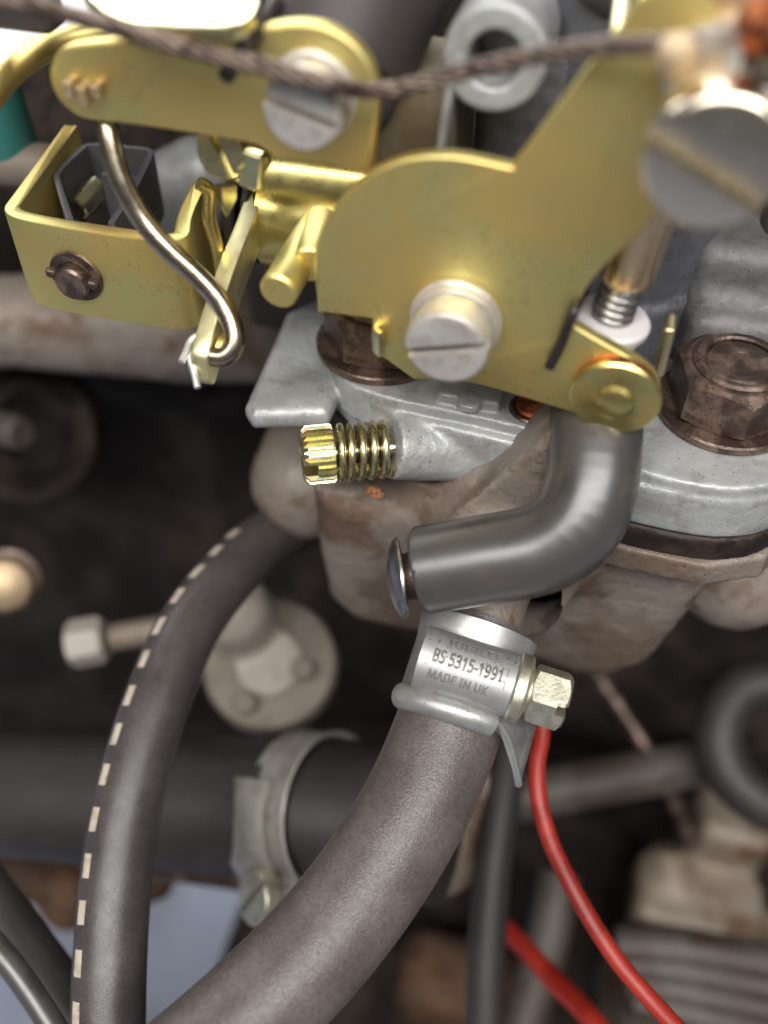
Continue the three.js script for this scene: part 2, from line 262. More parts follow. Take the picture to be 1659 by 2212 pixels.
// signed distances and a surface-nets mesher for castings
const sd = {
  sphere: (p, c, r) => p.distanceTo(c) - r,
  capsule: (p, a, b, r, r2 = r) => { const pa = p.clone().sub(a), ba = b.clone().sub(a), h = Math.max(0, Math.min(1, pa.dot(ba) / ba.lengthSq())); return pa.addScaledVector(ba, -h).length() - (r + (r2 - r) * h); },
  cyl: (p, a, b, r, r2 = r, e = 0.4) => { const ba = b.clone().sub(a), L = ba.length(), pa = p.clone().sub(a), y = pa.dot(ba) / L, q = Math.sqrt(Math.max(0, pa.lengthSq() - y * y)), R = r + (r2 - r) * Math.max(0, Math.min(1, y / L)); const dx = q - R + e, dy = Math.abs(y - L / 2) - L / 2 + e; return Math.min(Math.max(dx, dy), 0) + Math.hypot(Math.max(dx, 0), Math.max(dy, 0)) - e; },
  box: (p, c, h, r) => { const x = Math.abs(p.x - c.x) - h.x + r, y = Math.abs(p.y - c.y) - h.y + r, z = Math.abs(p.z - c.z) - h.z + r; return Math.hypot(Math.max(x, 0), Math.max(y, 0), Math.max(z, 0)) + Math.min(Math.max(x, y, z), 0) - r; },
  poly: (x, z, v) => { let d = 1e9, s = 1; for (let i = 0, j = v.length - 1; i < v.length; j = i++) { const ex = v[j][0] - v[i][0], ez = v[j][1] - v[i][1], wx = x - v[i][0], wz = z - v[i][1], t = Math.max(0, Math.min(1, (wx * ex + wz * ez) / (ex * ex + ez * ez))); d = Math.min(d, (wx - ex * t) ** 2 + (wz - ez * t) ** 2); const a = z >= v[i][1], b = z < v[j][1], c = ex * wz > ez * wx; if ((a && b && c) || (!a && !b && !c)) s = -s; } return s * Math.sqrt(d); },
  prism: (p, v, y0, y1, r, e) => { const a = sd.poly(p.x, p.z, v) - r + e, b = Math.abs(p.y - (y0 + y1) / 2) - (y1 - y0) / 2 + e; return Math.min(Math.max(a, b), 0) + Math.hypot(Math.max(a, 0), Math.max(b, 0)) - e; },
  u: (a, b, k) => { const h = Math.max(k - Math.abs(a - b), 0) / k; return Math.min(a, b) - h * h * k / 4; },
  s: (a, b, k) => -sd.u(-a, b, k),
};
function sdfMesh(f, lo, hi, cell, uvs = true) {
  const nx = Math.ceil((hi.x - lo.x) / cell) + 1, ny = Math.ceil((hi.y - lo.y) / cell) + 1, nz = Math.ceil((hi.z - lo.z) / cell) + 1, val = new Float32Array(nx * ny * nz), p = V(0, 0, 0), I = (i, j, k) => (k * ny + j) * nx + i;
  for (let k = 0; k < nz; k++) for (let j = 0; j < ny; j++) for (let i = 0; i < nx; i++) { p.set(lo.x + i * cell, lo.y + j * cell, lo.z + k * cell); val[I(i, j, k)] = f(p); }
  const vid = new Int32Array(nx * ny * nz).fill(-1), pos = [], idx = [], E = [[0, 1], [2, 3], [4, 5], [6, 7], [0, 2], [1, 3], [4, 6], [5, 7], [0, 4], [1, 5], [2, 6], [3, 7]];
  for (let k = 0; k < nz - 1; k++) for (let j = 0; j < ny - 1; j++) for (let i = 0; i < nx - 1; i++) {
    const c = []; let s = 0; for (let q = 0; q < 8; q++) { const v = val[I(i + (q & 1), j + (q >> 1 & 1), k + (q >> 2))]; c.push(v); if (v < 0) s++; }
    if (s === 0 || s === 8) continue;
    let x = 0, y = 0, z = 0, n = 0;
    for (const [a, b] of E) if ((c[a] < 0) !== (c[b] < 0)) { const t = c[a] / (c[a] - c[b]); x += (a & 1) + ((b & 1) - (a & 1)) * t; y += (a >> 1 & 1) + ((b >> 1 & 1) - (a >> 1 & 1)) * t; z += (a >> 2) + ((b >> 2) - (a >> 2)) * t; n++; }
    vid[I(i, j, k)] = pos.length / 3; pos.push(lo.x + (i + x / n) * cell, lo.y + (j + y / n) * cell, lo.z + (k + z / n) * cell);
  }
  const quad = (a, b, c, d, flip) => { if (a < 0 || b < 0 || c < 0 || d < 0) return; flip ? idx.push(a, c, b, a, d, c) : idx.push(a, b, c, a, c, d); };
  for (let k = 1; k < nz - 1; k++) for (let j = 1; j < ny - 1; j++) for (let i = 1; i < nx - 1; i++) {
    const v = val[I(i, j, k)] < 0;
    if (v !== (val[I(i + 1, j, k)] < 0)) quad(vid[I(i, j - 1, k - 1)], vid[I(i, j, k - 1)], vid[I(i, j, k)], vid[I(i, j - 1, k)], !v);
    if (v !== (val[I(i, j + 1, k)] < 0)) quad(vid[I(i - 1, j, k - 1)], vid[I(i - 1, j, k)], vid[I(i, j, k)], vid[I(i, j, k - 1)], !v);
    if (v !== (val[I(i, j, k + 1)] < 0)) quad(vid[I(i - 1, j - 1, k)], vid[I(i, j - 1, k)], vid[I(i, j, k)], vid[I(i - 1, j, k)], !v);
  }
  const nor = new Float32Array(pos.length), e = cell * 0.35, g3 = V(0, 0, 0), grad = (q) => { const r = V(0, 0, 0); for (const a of ['x', 'y', 'z']) { g3.copy(q); g3[a] += e; const u = f(g3); g3[a] -= 2 * e; r[a] = u - f(g3); } return r.normalize(); };
  for (let i = 0; i < pos.length; i += 3) {
    p.set(pos[i], pos[i + 1], pos[i + 2]); let n = grad(p); p.addScaledVector(n, -f(p) * 0.9); n = grad(p);
    pos[i] = p.x; pos[i + 1] = p.y; pos[i + 2] = p.z; nor[i] = n.x; nor[i + 1] = n.y; nor[i + 2] = n.z;
  }
  const g = new THREE.BufferGeometry(); g.setAttribute('position', new THREE.Float32BufferAttribute(pos, 3)); g.setAttribute('normal', new THREE.BufferAttribute(nor, 3)); g.setIndex(idx);
  return uvs ? boxUV(g) : g;
}
const roundBox = (c, w, h, d, r = 0.8, m = null) => { const g = new RoundedBoxGeometry(w, h, d, 3, r); if (m) g.applyMatrix4(m); g.translate(c.x, c.y, c.z); return boxUV(g); };
// ------------------------------------------------------------------ the setting: dark engine block, bay ledge, floor
const Y0 = (x, y, v = 0) => { const p = onY(x, y, v); return [p.x, p.z]; };
{
  const f = new THREE.PlaneGeometry(4000, 4000); f.rotateX(-Math.PI / 2); f.translate(0, -460, 0);
  single('floor', 'pale blue grey painted floor glimpsed below the engine', 'floor', boxUV(f), M.floor, 'structure');
  const hump = (p) => {
    let d = sd.box(p, V(20, -130, -150), V(300, 210, 70), 20);
    d = sd.u(d, sd.capsule(p, V(-160, -60, -82), V(40, -66, -82), 7), 10);
    d = sd.u(d, sd.capsule(p, V(-160, -20, -95), V(0, -30, -90), 26), 20);
    d = sd.u(d, sd.capsule(p, V(-60, -140, -80), V(160, -140, -80), 22), 20);
    return d + 1.2 * n3(p, 0.05);
  };
  const eb = thing('engine_block', 'grimy engine block coloured near black for the deep shade behind the carburettor', 'engine block', V(20, -220, -150), null, 'structure');
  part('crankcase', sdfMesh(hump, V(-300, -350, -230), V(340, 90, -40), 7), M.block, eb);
  const sump = (p) => {
    let d = sd.box(p, V(96, -235, -10), V(143, 40, 110), 12);
    return d + 2 * n3(p, 0.04, 7);
  };
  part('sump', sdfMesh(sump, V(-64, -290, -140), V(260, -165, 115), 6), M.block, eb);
}

// ------------------------------------------------------------------ intake manifold
const manifold = thing('intake_manifold', 'brown stained cast intake manifold beneath the carburettor flange', 'intake manifold', V(13, -45, -24));
const flangeOutline = [[-14, -26], [-13.2, -19], [-10, -15], [-4, -12], [0, -10.4], [19, -9], [24, -7], [30, -5.8], [40, -5.6], [47, -9], [51, -16], [51, -26], [47, -32], [30, -36], [0, -36], [-12, -33]];
const hoseStart = at(1040, 1352, 128.4), hoseDir = at(1010, 1440, 126.6).sub(hoseStart).normalize();
{
  const Lc = at(668, 1038, 165), Rc = at(1590, 1222, 152);
  const rq = [[1200, 930], [985, 1108], [960, 1140], [1000, 1290], [1280, 1200], [1280, 930]].map(([x, y]) => { const q = onZ(x, y, -4.6); return [q.x, q.y]; });
  const mq = [[668, 1040], [676, 1190], [696, 1308], [750, 1366], [860, 1392], [1010, 1412], [1150, 1458], [1240, 1492], [1325, 1494], [1400, 1462], [1466, 1376], [1520, 1300], [1600, 1200], [1630, 1110], [1200, 1040]].map(([x, y]) => { const q = onZ(x, y, -11); return [q.x, Math.min(q.y, -12.6)]; });
  const rib = (p) => { const u = sd.poly(p.x, p.y, rq) + 0.6, w = Math.abs(p.z + 9) - 4.4 + 0.6; return Math.min(Math.max(u, w), 0) + Math.hypot(Math.max(u, 0), Math.max(w, 0)) - 0.6; };
  const f = (p) => {
    const bu = sd.poly(p.x, p.y, mq) + 5, bw = Math.abs(p.z + 22 - 0.1 * (p.y + 30)) - 12 + 5;
    let d = Math.min(Math.max(bu, bw), 0) + Math.hypot(Math.max(bu, 0), Math.max(bw, 0)) - 5;
    d = sd.u(d, sd.capsule(p, Lc, Lc.clone().add(V(-4, -2, -60)), 9.6), 2);
    d = sd.u(d, sd.capsule(p, V(-2, -36, -32), Lc, 7.5), 3);
    d = sd.u(d, sd.capsule(p, Rc, Rc.clone().add(V(30, -2, -20)), 9.5), 3.5);
    d = sd.u(d, sd.capsule(p, V(34, -33, -32), Rc, 8.5), 3);
    d = sd.u(d, sd.cyl(p, hoseStart.clone().addScaledVector(hoseDir, -18), hoseStart.clone().addScaledVector(hoseDir, -1.8), 12, 8.6, 1.2), 7);
    d = sd.u(d, rib(p), 1.2);
    d = sd.u(d, sd.prism(p, flangeOutline, -16.5, -12.3, 0.2, 0.6), 1.4);
    return d + 0.16 * n3(p, 0.35) + 0.08 * n3(p, 0.9, 5);
  };
  part('casting', sdfMesh(f, V(-44, -64, -90), V(70, 9, 0), 0.9), M.manifold, manifold);
  part('spigot', rod(hoseStart.clone().addScaledVector(hoseDir, -6), hoseStart.clone().addScaledVector(hoseDir, 4), 4.9), M.manifold, manifold);
}
{ // insulating spacer
  const spacerOutline = chaikin(flangeOutline.map(([x, z]) => new THREE.Vector2(x, z)), 2).map((p) => [p.x, p.y]);
  const g = (p) => sd.prism(p, spacerOutline, -12.25, -8.45, -0.1, 0.5) + 0.08 * n3(p, 0.8);
  single('insulating_spacer', 'dark brown heat insulating spacer clamped between carburettor flange and manifold', 'spacer', sdfMesh(g, V(-18, -14, -40), V(56, -7, -2), 0.7), M.gasket);
}
{ // rust crumbs on the joint
  const r = rng(5), list = [], c = onZ(806, 1064, -8.2);
  for (let i = 0; i < 26; i++) { const g = new THREE.IcosahedronGeometry(0.18 + 0.3 * r(), 1); g.scale(1, 0.7 + 0.4 * r(), 1); g.translate(c.x + (r() - 0.5) * 2.6, c.y + (r() - 0.5) * 1.1, c.z + (r() - 0.5) * 0.8); list.push(boxUV(g)); }
  single('rust_crumbs', 'small clump of orange rusty crumbs below the idle screw spring', 'rust crumbs', join(list), M.dirt, 'stuff');
}

// ------------------------------------------------------------------ carburettor castings
const carb = thing('carburettor', 'grey die cast carburettor body with flange bolted down by two nuts', 'carburettor', V(15, 0, -25));
const scrA = at(651, 986, 124.6), scrB = at(846, 968, 126.2), bossEnd = at(1070, 972, 131);
const round2 = (v, n = 2) => chaikin(v.map(([x, z]) => new THREE.Vector2(x, z)), n).map((p) => [p.x, p.y]);
{
  const lug = [Y0(628, 672, -2.6), Y0(541, 868, -2.6), Y0(551, 884, -2.6), Y0(700, 880, -2.6), Y0(770, 720, -2.6), Y0(700, 640, -2.6)];
  const sL = V(-6.3, 0, -22.3), step0 = [Y0(925, 905), Y0(1010, 925), Y0(1100, 965), Y0(1200, 985), Y0(1200, 700), Y0(930, 700)];
  const foot = round2(flangeOutline), padL = round2([[-13.2, -24], [-12.6, -18.5], [-9.6, -14.0], [-4, -11.9], [8, -11.6], [20, -10.4], [22, -34], [-10, -34]], 2), padR = round2([[27, -34], [26.5, -8.0], [31, -6.5], [40, -6.3], [46, -9.6], [50, -17], [50, -34]], 2);
  const f = (p) => {
    let d = sd.prism(p, foot, -8.4, -1.7, -0.3, 0.7);
    d = sd.u(d, sd.prism(p, padL, -6, 0, 0, 0.45), 0.5);                 // raised pad that runs round the left stud and along the front
    d = sd.u(d, sd.prism(p, padR, -6, 0, 0, 0.55), 0.6);
    d = sd.u(d, sd.prism(p, lug, -6.0, -2.6, 0.8, 1.5), 0.7);
    d = sd.u(d, sd.cyl(p, scrB, bossEnd, 4.1, 4.3, 0.2), 0.9);
    d = sd.u(d, sd.box(p, V(4, -6.2, -14.5), V(8, 2.2, 3.5), 0.8), 0.8);
    // square block carrying the idle passage under the throttle screw
    d = sd.u(d, sd.box(p, onY(1020, 850, 0).add(V(0, 0.4, -1)), V(4, 1.2, 4), 0.5), 0.6);
    d = sd.u(d, sd.cyl(p, onY(1015, 866, 1.4).add(V(0, -1, 0)), onY(1015, 866, 1.4).add(V(0, 0.25, 0)), 1.5, 1.5, 0.3), 0.4);
    return d + 0.05 * n3(p, 1.1) + 0.05 * n3(p, 0.4, 3);
  };
  part('flange_casting', sdfMesh(f, V(-27, -10.5, -40), V(54, 14, -3), 0.5), M.alloy, carb);
  const barrel = (p) => {
    let d = sd.cyl(p, V(19, 2, -40), V(19, 60, -40), 15.5, 15, 0.8);
    d = sd.u(d, sd.cyl(p, V(19, -4, -40), V(19, 9, -40), 16.3, 16.3, 0.8), 1.0);
    return d + 0.06 * n3(p, 0.5);
  };
  part('throttle_barrel', sdfMesh(barrel, V(2, -3, -58), V(38, 62, -22), 0.8), M.alloyDark, carb, 'dark grey round throttle barrel');
  const lump = (p) => {
    let d = sd.box(p, onY(1650, 735, 4), V(10, 5, 5), 2);
    d = sd.u(d, sd.box(p, onY(1700, 640, 6), V(14, 10, 8), 3), 5);
    return d + 0.1 * n3(p, 0.5) + 0.06 * n3(p, 1.4);
  };
  const lc = onY(1650, 735, 4); part('side_casting', sdfMesh(lump, V(lc.x - 22, -6, lc.z - 30), V(lc.x + 30, 24, lc.z + 10), 0.7), M.alloyMid, carb);
  // pale round boss with a bore, seen above the quadrant
  const bc = onZ(1068, 130, -14), bd = V(0.05, 0.1, 1).normalize();
  const boss = (p) => { let d = sd.cyl(p, bc.clone().addScaledVector(bd, -16), bc, 5.3, 5.1, 0.7); d = sd.s(d, sd.cyl(p, bc.clone().addScaledVector(bd, -9), bc.clone().addScaledVector(bd, 3), 2.55, 2.6, 0.1), 0.5); return d; };
  part('bored_boss', sdfMesh(boss, bc.clone().add(V(-7, -8, -18)), bc.clone().add(V(7, 8, 3)), 0.4), M.alloy, carb, 'pale grey round boss with a dark bore');
  const web = (p) => { let d = sd.box(p, bc.clone().add(V(4, -11, -16)), V(8, 8, 4), 2); return sd.u(d, sd.capsule(p, bc.clone().add(V(10, 6, -14)), bc.clone().add(V(22, 8, -18)), 6), 4) + 0.2 * n3(p, 0.5); };
  part('upper_casting', sdfMesh(web, bc.clone().add(V(-12, -24, -32)), bc.clone().add(V(34, 18, -4)), 0.8), M.alloyMid, carb);
  // squared olive grey block left of the boss
  const kA = onZ(895, 278, -15); part('side_block', roundBox(kA.clone().add(V(-0.6, -2.5, -6)), 9.6, 14.5, 12, 0.5), M.alloyOlive, carb, 'olive grey squared block');
  part('block_rib', roundBox(onZ(962, 275, -14.4), 0.9, 10.5, 3, 0.35, new THREE.Matrix4().makeRotationZ(-0.1)), M.alloy, carb);
}
// blind plug in the flange
{ const c = onY(1152, 884, -0.2); const t = thing('flange_plug', 'small dark copper brown plug sunk in the flange beside the rubber elbow', 'plug', c);
  part('rim', lathed(c.clone().add(V(0, -0.6, 0)), V(0, 1, 0), [[2.4, 0], [3.1, 0], [3.1, 0.9], [2.9, 1.1], [2.6, 1.1], [2.4, 0.9], [2.4, 0]]), M.rust, t);
  part('cap', lathed(c.clone().add(V(0, -0.6, 0)), V(0, 1, 0), [[0, 0], [2.38, 0], [2.38, 1.2], [2.1, 1.6], [0, 1.75]]), M.copper, t); }

// ------------------------------------------------------------------ stud nuts
{
  const base = V(38.6, 0.02, -20.9), t = thing('stud_nut', 'large rusty brown hexagon nut on stud at the right of the flange', 'nut', base, 'nuts holding the carburettor flange');
  const add = (n, g, m, l) => part(n, g.clone().translate(base.x, base.y, base.z), m, t, l);
  add('washer', lathe([[4.2, 0], [8.5, 0], [8.75, 0.2], [8.75, 1.0], [8.5, 1.2], [4.2, 1.2]], 64), M.rust);
  const hex = hexNut(13.4, 6.0, rad(14)); hex.translate(0, 1.22, 0); add('nut_body', hex, M.rust);
  add('nut_collar', lathe([[4.3, 7.2], [5.6, 7.2], [5.6, 7.45], [5.2, 7.75], [4.6, 7.75], [4.3, 7.5]], 64), M.rust);
  add('stud', lathe([[0, 0], [4.1, 0], [4.1, 7.3], [3.8, 7.5], [2.2, 7.35], [2.0, 7.2], [1.5, 7.3], [0.8, 7.25], [0, 7.35]], 64), M.rust);
  const c = t.clone(); c.name = numbered('stud_nut'); scene.add(c); c.userData = { ...t.userData, label: 'rusty brown hexagon nut on stud partly hidden behind the brass throttle lever' };
  c.position.set(-6.3 * MM, 0.02 * MM, -22.3 * MM); c.rotation.y = rad(22);
}

// ------------------------------------------------------------------ idle screw, its spring
{
  const ax = scrB.clone().sub(scrA).normalize(), t = thing('idle_screw', 'yellow plated knurled idle screw in front of the flange', 'adjusting screw', scrA);
  // knurled head: ribbed prism with a slot across its free end
  const pts = []; const N = 26; for (let i = 0; i < N; i++) for (const [o, r] of [[-0.38, 3.25], [-0.14, 3.85], [0.14, 3.85], [0.38, 3.25]]) { const a = (i + o) / N * Math.PI * 2; pts.push(new THREE.Vector2(Math.cos(a) * r, Math.sin(a) * r)); }
  const eg = new THREE.ExtrudeGeometry(new THREE.Shape(pts), { depth: 4.1, bevelEnabled: false }); eg.rotateX(-Math.PI / 2);
  const turned = rawLathe([[0, 0.02], [2.9, 0.02], [3.3, 0.25], [3.55, 0.5], [3.9, 0.75], [3.9, 3.75], [3.6, 4.08], [0, 4.08]], 90);
  const slot = new THREE.BoxGeometry(9, 3.6, 1.4); const sB = basis(scrA, ax), want = EYE.clone().sub(scrA).normalize().applyAxisAngle(ax, rad(36)), wx = want.dot(V(0, 0, 0).setFromMatrixColumn(sB, 0)), wz = want.dot(V(0, 0, 0).setFromMatrixColumn(sB, 2)); slot.rotateY(Math.atan2(-wz, wx));
  const rib = creased(csg(csg(eg, turned, INTERSECTION), slot, SUBTRACTION), 18);
  part('knurled_head', rib.applyMatrix4(basis(scrA, ax)), M.zincPale, t);
  part('shank', rod(scrA.clone().addScaledVector(ax, 3.9), scrB.clone().addScaledVector(ax, 0.5), 1.5), M.rod, t);
  part('thread', helix(scrA.clone().addScaledVector(ax, 4.2), ax, 1.5, 0.28, 7, () => 0.9, 24, 8), M.rod, t);
  const s = thing('idle_screw_spring', 'coil spring of yellow plated wire between knurled screw head and casting', 'spring', scrA.clone().addScaledVector(ax, 3.5));
  const L = scrA.distanceTo(scrB) - 4.0 - 0.95; const turns = 5.3;
  part('coil', helix(scrA.clone().addScaledVector(ax, 4.55), ax, 3.35, 0.48, turns, (k) => (k < 0.16 || k > 0.84 ? 0.9 : (L - 0.9 * turns * 0.32) / (turns * 0.68)), 40, 14, 1.2), M.zincPale, s);
}

// ------------------------------------------------------------------ throttle lever with its screw
const ZT = -5;
{
  const c = onZ(988, 684, ZT), t = thing('throttle_lever', 'big brass coloured throttle lever plate with rounded quadrant and long arm', 'lever', c);
  const px = [[678, 600], [676, 555], [686, 515], [706, 470], [740, 424], [785, 385], [840, 353], [905, 337], [970, 336], [1030, 345], [1080, 357], [1106, 362], [1106, 362], [1116, 345], [1130, 330], [1200, 238], [1300, 108], [1350, 45], [1390, -30], [1560, -30], [1560, 200], [1470, 360], [1430, 440], [1390, 500], [1290, 590], [1255, 640], [1238, 690], [1238, 704], [1270, 724], [1345, 765], [1405, 800], [1430, 850], [1415, 900], [1370, 925], [1310, 918], [1240, 895], [1240, 895], [1060, 838], [985, 822], [893, 821], [893, 821], [820, 768], [806, 762], [800, 735], [803, 700], [803, 690], [803, 690], [700, 676], [688, 676], [688, 676]];
  part('plate', plate(outlineZ(px, ZT), ZT, 1.7, 0.36), M.zinc, t);
  // small stop lug turned out of the plate, with a dark gap behind
  const lg = onZ(826, 732, ZT); part('stop_lug', ribbon([[lg.x - 0.75, ZT - 2.2], [lg.x - 0.95, ZT + 0.3], [lg.x + 0.2, ZT + 1.1]], 0.35, lg.y - 1.6, lg.y + 1.7, 0.15), M.zincPale, t);
  const s = part('shaft_washer', lathed(c.clone(), V(0, 0, 1), [[0, 0.02], [4.6, 0.02], [4.85, 0.25], [4.95, 1.0], [4.7, 1.25], [0, 1.25]], 64), M.screw, t);
  const hd = slotted(4.35, 4.7, 1.2, 1.5, 0.6); hd.rotateY(rad(16)); hd.applyMatrix4(basis(c.clone().add(V(0, 0, 1.27)), V(0, 0, 1), V(0, 1, 0))); 
  const m = part('slotted_screw', hd, M.screw, t); m.base = t.base;
  part('head_step', lathed(c.clone().add(V(0, 0, 1.27)), V(0, 0, 1), [[4.4, 0], [4.68, 0.05], [4.68, 0.8], [4.55, 0.95], [4.4, 0.95]], 64), M.screw, t);
  part('shaft', rod(c.clone().add(V(0, 0, -30)), c.clone().add(V(0, 0, -1.72)), 4), M.steel, t);
}
{ // clevis pin with orange sealing washer
  const c = onZ(1331, 846, ZT), t = thing('pivot_pin', 'round brass pivot pin with domed centre at the lower corner of the throttle lever', 'pin', c);
  part('sealing_washer', lathed(c.clone().add(V(-0.1, 0.25, 0.02)), V(0, 0, 1), [[2, 0], [4.5, 0], [4.6, 0.3], [4.5, 0.6], [2, 0.6]], 48), M.copper, t, 'orange copper washer');
  part('pin_head', lathed(c.clone().add(V(0, 0, 0.64)), V(-0.02, -0.03, 1), [[0, 0], [4.6, 0], [4.85, 0.2], [4.85, 0.6], [4.6, 0.85], [2.5, 0.95], [2.2, 1.1], [1.9, 1.7], [1.2, 2.05], [0, 2.1]], 64), M.zincShiny, t);
}
{ // adjuster standing behind the lever: brass sleeve, threaded stem, nylon collar
  const a = onZ(1388, 480, -11), b = onZ(1347, 606, -11), d = b.clone().sub(a).normalize(), t = thing('link_adjuster', 'brass sleeve on threaded steel stem with white nylon collar behind throttle lever', 'adjuster', b);
  const A = a.clone().addScaledVector(d, -6);
  part('sleeve', lathed(b, d.clone().negate(), [[0, 0], [2.2, 0], [2.75, 0.5], [2.95, 1.2], [2.95, 14], [0, 14]]), M.brass, t);
  part('stem', rod(b, b.clone().addScaledVector(d, 6), 1.95), M.steel, t);
  part('thread', helix(b.clone().addScaledVector(d, 0.3), d, 2.0, 0.36, 5.5, () => 0.95, 30, 8), M.steel, t);
  const cc = b.clone().addScaledVector(d, 4.6);
  part('collar', lathed(cc, d, [[2.1, 0], [4.0, 0], [4.3, 0.3], [4.3, 1.0], [3.6, 2.2], [3.2, 4.4], [2.6, 6.5], [0, 6.5]]), M.nylon, t);
  const k = onZ(1436, 745, -12); part('fork_cheek', roundBox(k, 1.2, 6.5, 3.4, 0.4), M.zincPale, t);
}
{ // dark tails of two torsion springs
  const w = (n, l, pts, r, m) => single(n, l, 'spring', tube(pts, r, { seg: 60, sides: 14 }), m, null);
  w('torsion_spring', 'dark wire spring tail lying across the throttle lever near its pivot pin', [onZ(1262, 630, -8), onZ(1240, 672, -4), onZ(1213, 740, -4.2), onZ(1187, 792, -4.3)], 0.55, M.wire);
  w('torsion_spring', 'dark bent wire spring tail crossing the top edge of the choke lever', [onZ(600, 5, -12), onZ(565, 60, -9), onZ(530, 100, -6.4), onZ(508, 130, -6), onZ(488, 166, -6.2)], 0.8, M.wire);
}
// ------------------------------------------------------------------ choke lever
const ZC = -8;
{
  const c = onZ(682, 200, ZC), t = thing('choke_lever', 'brass coloured choke lever plate with rounded left end at the upper left', 'lever', c);
  const px = [[104, 165], [110, 130], [130, 106], [160, 96], [230, 90], [310, 82], [430, 72], [545, 62], [600, 54], [650, 50], [700, 56], [755, 84], [795, 130], [815, 185], [816, 240], [806, 330], [800, 378], [800, 378], [690, 362], [590, 342], [590, 342], [575, 325], [540, 308], [400, 287], [300, 272], [210, 262], [190, 260], [160, 250], [120, 212]];
  part('plate', plate(outlineZ(px, ZC), ZC, 1.9, 0.38), M.zinc, t);
  part('shaft_washer', lathed(c, V(0, 0, 1), [[0, 0.02], [4.0, 0.02], [4.25, 0.2], [4.25, 0.8], [4.0, 1.0], [0, 1.0]], 64), M.screw, t);
  const hd = slotted(3.75, 3.6, 1.25, 1.5, 0.5); hd.rotateY(rad(-16)); hd.applyMatrix4(basis(c.clone().add(V(0, 0, 1.02)), V(0, 0, 1)));
  part('slotted_screw', hd, M.screw, t);
  part('shaft', rod(c.clone().add(V(0, 0, -14)), c.clone().add(V(0, 0, -1.92)), 3.4), M.steel, t);
  const q = onZ(670, 468, -25);
  part('hub', rod(q.clone().add(V(-5.6, 0, 0)), q.clone().add(V(17, 0, 0)), 6.9, 6.9, 0.6, 64), M.zincShiny, t, 'shiny brass drum below the choke screw');
  part('hub_ring', lathed(q.clone().add(V(-7.0, 0, 0)), V(1, 0, 0), [[3.5, 0], [6.4, 0], [6.7, 0.3], [6.7, 0.8], [6.4, 1.1], [3.5, 1.1]], 48), M.plastic, t);
  part('hub_ring', lathed(q.clone().add(V(-9.6, 0, 0)), V(1, 0, 0), [[0, 0], [5.4, 0], [5.7, 0.3], [5.7, 1.3], [5.4, 1.6], [0, 1.6]], 48), M.plastic, t);
}
{ // peg that sticks out beside the quadrant
  const e = onZ(600, 632, -3), b = e.clone().add(V(0.2, 0.3, -14)), t = thing('stop_peg', 'short round brass peg sticking forward left of the throttle quadrant', 'peg', b);
  part('shank', rod(b, e, 2.1, 2.1, 0.3), M.zinc, t);
  part('shoulder', rod(b.clone().add(V(0.3, 0.3, 0)), e.clone().add(V(2.2, 0.9, -4.5)), 2.1, 2.1, 0.3), M.zinc, t);
}
// strip lever seen edge on, x = const
const XL = -21.2;
const stripTip = onX(449, 775, XL);
{
  const o = [[428, 745], [430, 790], [446, 818], [463, 822]];
  const P = (x, y) => { const p = onX(x, y, XL); return new THREE.Vector2(-p.z, p.y); };
  const a = P(566, 400), b = P(543, 468), m = P(506, 556), e = P(440, 752), tip = P(440, 800);
  const dir = e.clone().sub(m).normalize(), nrm = new THREE.Vector2(dir.y, -dir.x); if (nrm.x < 0) nrm.negate();       // towards the back of the lever
  const w = 5.0, back = (p, k = 1) => p.clone().addScaledVector(nrm, w * k);
  const ol = chaikin([a, b, m, e, tip, tip.clone().addScaledVector(dir, 0.9).addScaledVector(nrm, 1.6), tip.clone().addScaledVector(nrm, 3.6), back(e), back(m), back(b), back(a)], 3);
  const g = new THREE.ExtrudeGeometry(new THREE.Shape(ol), { depth: 1.6, bevelEnabled: true, bevelThickness: 0.25, bevelSize: 0.25, bevelOffset: -0.25, bevelSegments: 2 });
  g.applyMatrix4(new THREE.Matrix4().makeBasis(V(0, 0, -1), V(0, 1, 0), V(1, 0, 0))); g.translate(XL - 1.4, 0, 0);
  const t = thing('strip_lever', 'narrow pale brass strip lever seen edge on beneath the choke screw', 'lever', onX(449, 790, XL));
  part('strip', creased(g, 40), M.strip, t);
  const h = onX(452, 768, XL).add(V(0, 0.2, -1.4));
  part('bush', rod(h.clone().add(V(0.75, 0, 0)), h.clone().add(V(2.0, 0, 0)), 1.65, 1.55, 0.15), M.zinc, t);
  // second strip behind, going left
  const h2 = (n, pts, r) => part(n, tube(pts, r, { seg: 50, sides: 16 }), M.zincShiny, t);
}
{ // bent link rod
  const pts = [at(190, 186, 103.5), at(212, 200, 104.2), at(228, 245, 104.6), at(238, 305, 105.2), at(258, 380, 106.4), at(305, 470, 108.4), at(365, 540, 109.6), at(430, 600, 110.8), at(478, 655, 111.6), at(502, 705, 112), at(505, 745, 112.3), at(486, 768, 112.6), at(452, 769, 113)];
  const t = thing('link_rod', 'bent bronze coloured link rod hanging from choke lever to strip lever', 'rod', pts[6]);
  part('bar', tube(pts, 1.22, { seg: 220, sides: 28 }), M.rod, t);
  const e = onZ(188, 186, ZC), r = rng(3), nub = (p) => { let d = 9; for (const [x, y, z, h] of [[-1.3, 0.1, 0.2, 0.8], [0.15, -0.4, 0.4, 1.0], [1.5, 0.1, -0.1, 0.65]]) d = sd.u(d, sd.box(p, e.clone().add(V(x, y, z + 0.5)), V(0.5, h, 0.9), 0.14), 0.15); return d + 0.1 * n3(p, 2.2); };
  part('peened_end', sdfMesh(nub, e.clone().add(V(-3, -3, -1)), e.clone().add(V(3, 3, 3)), 0.12), M.peened, t);
}
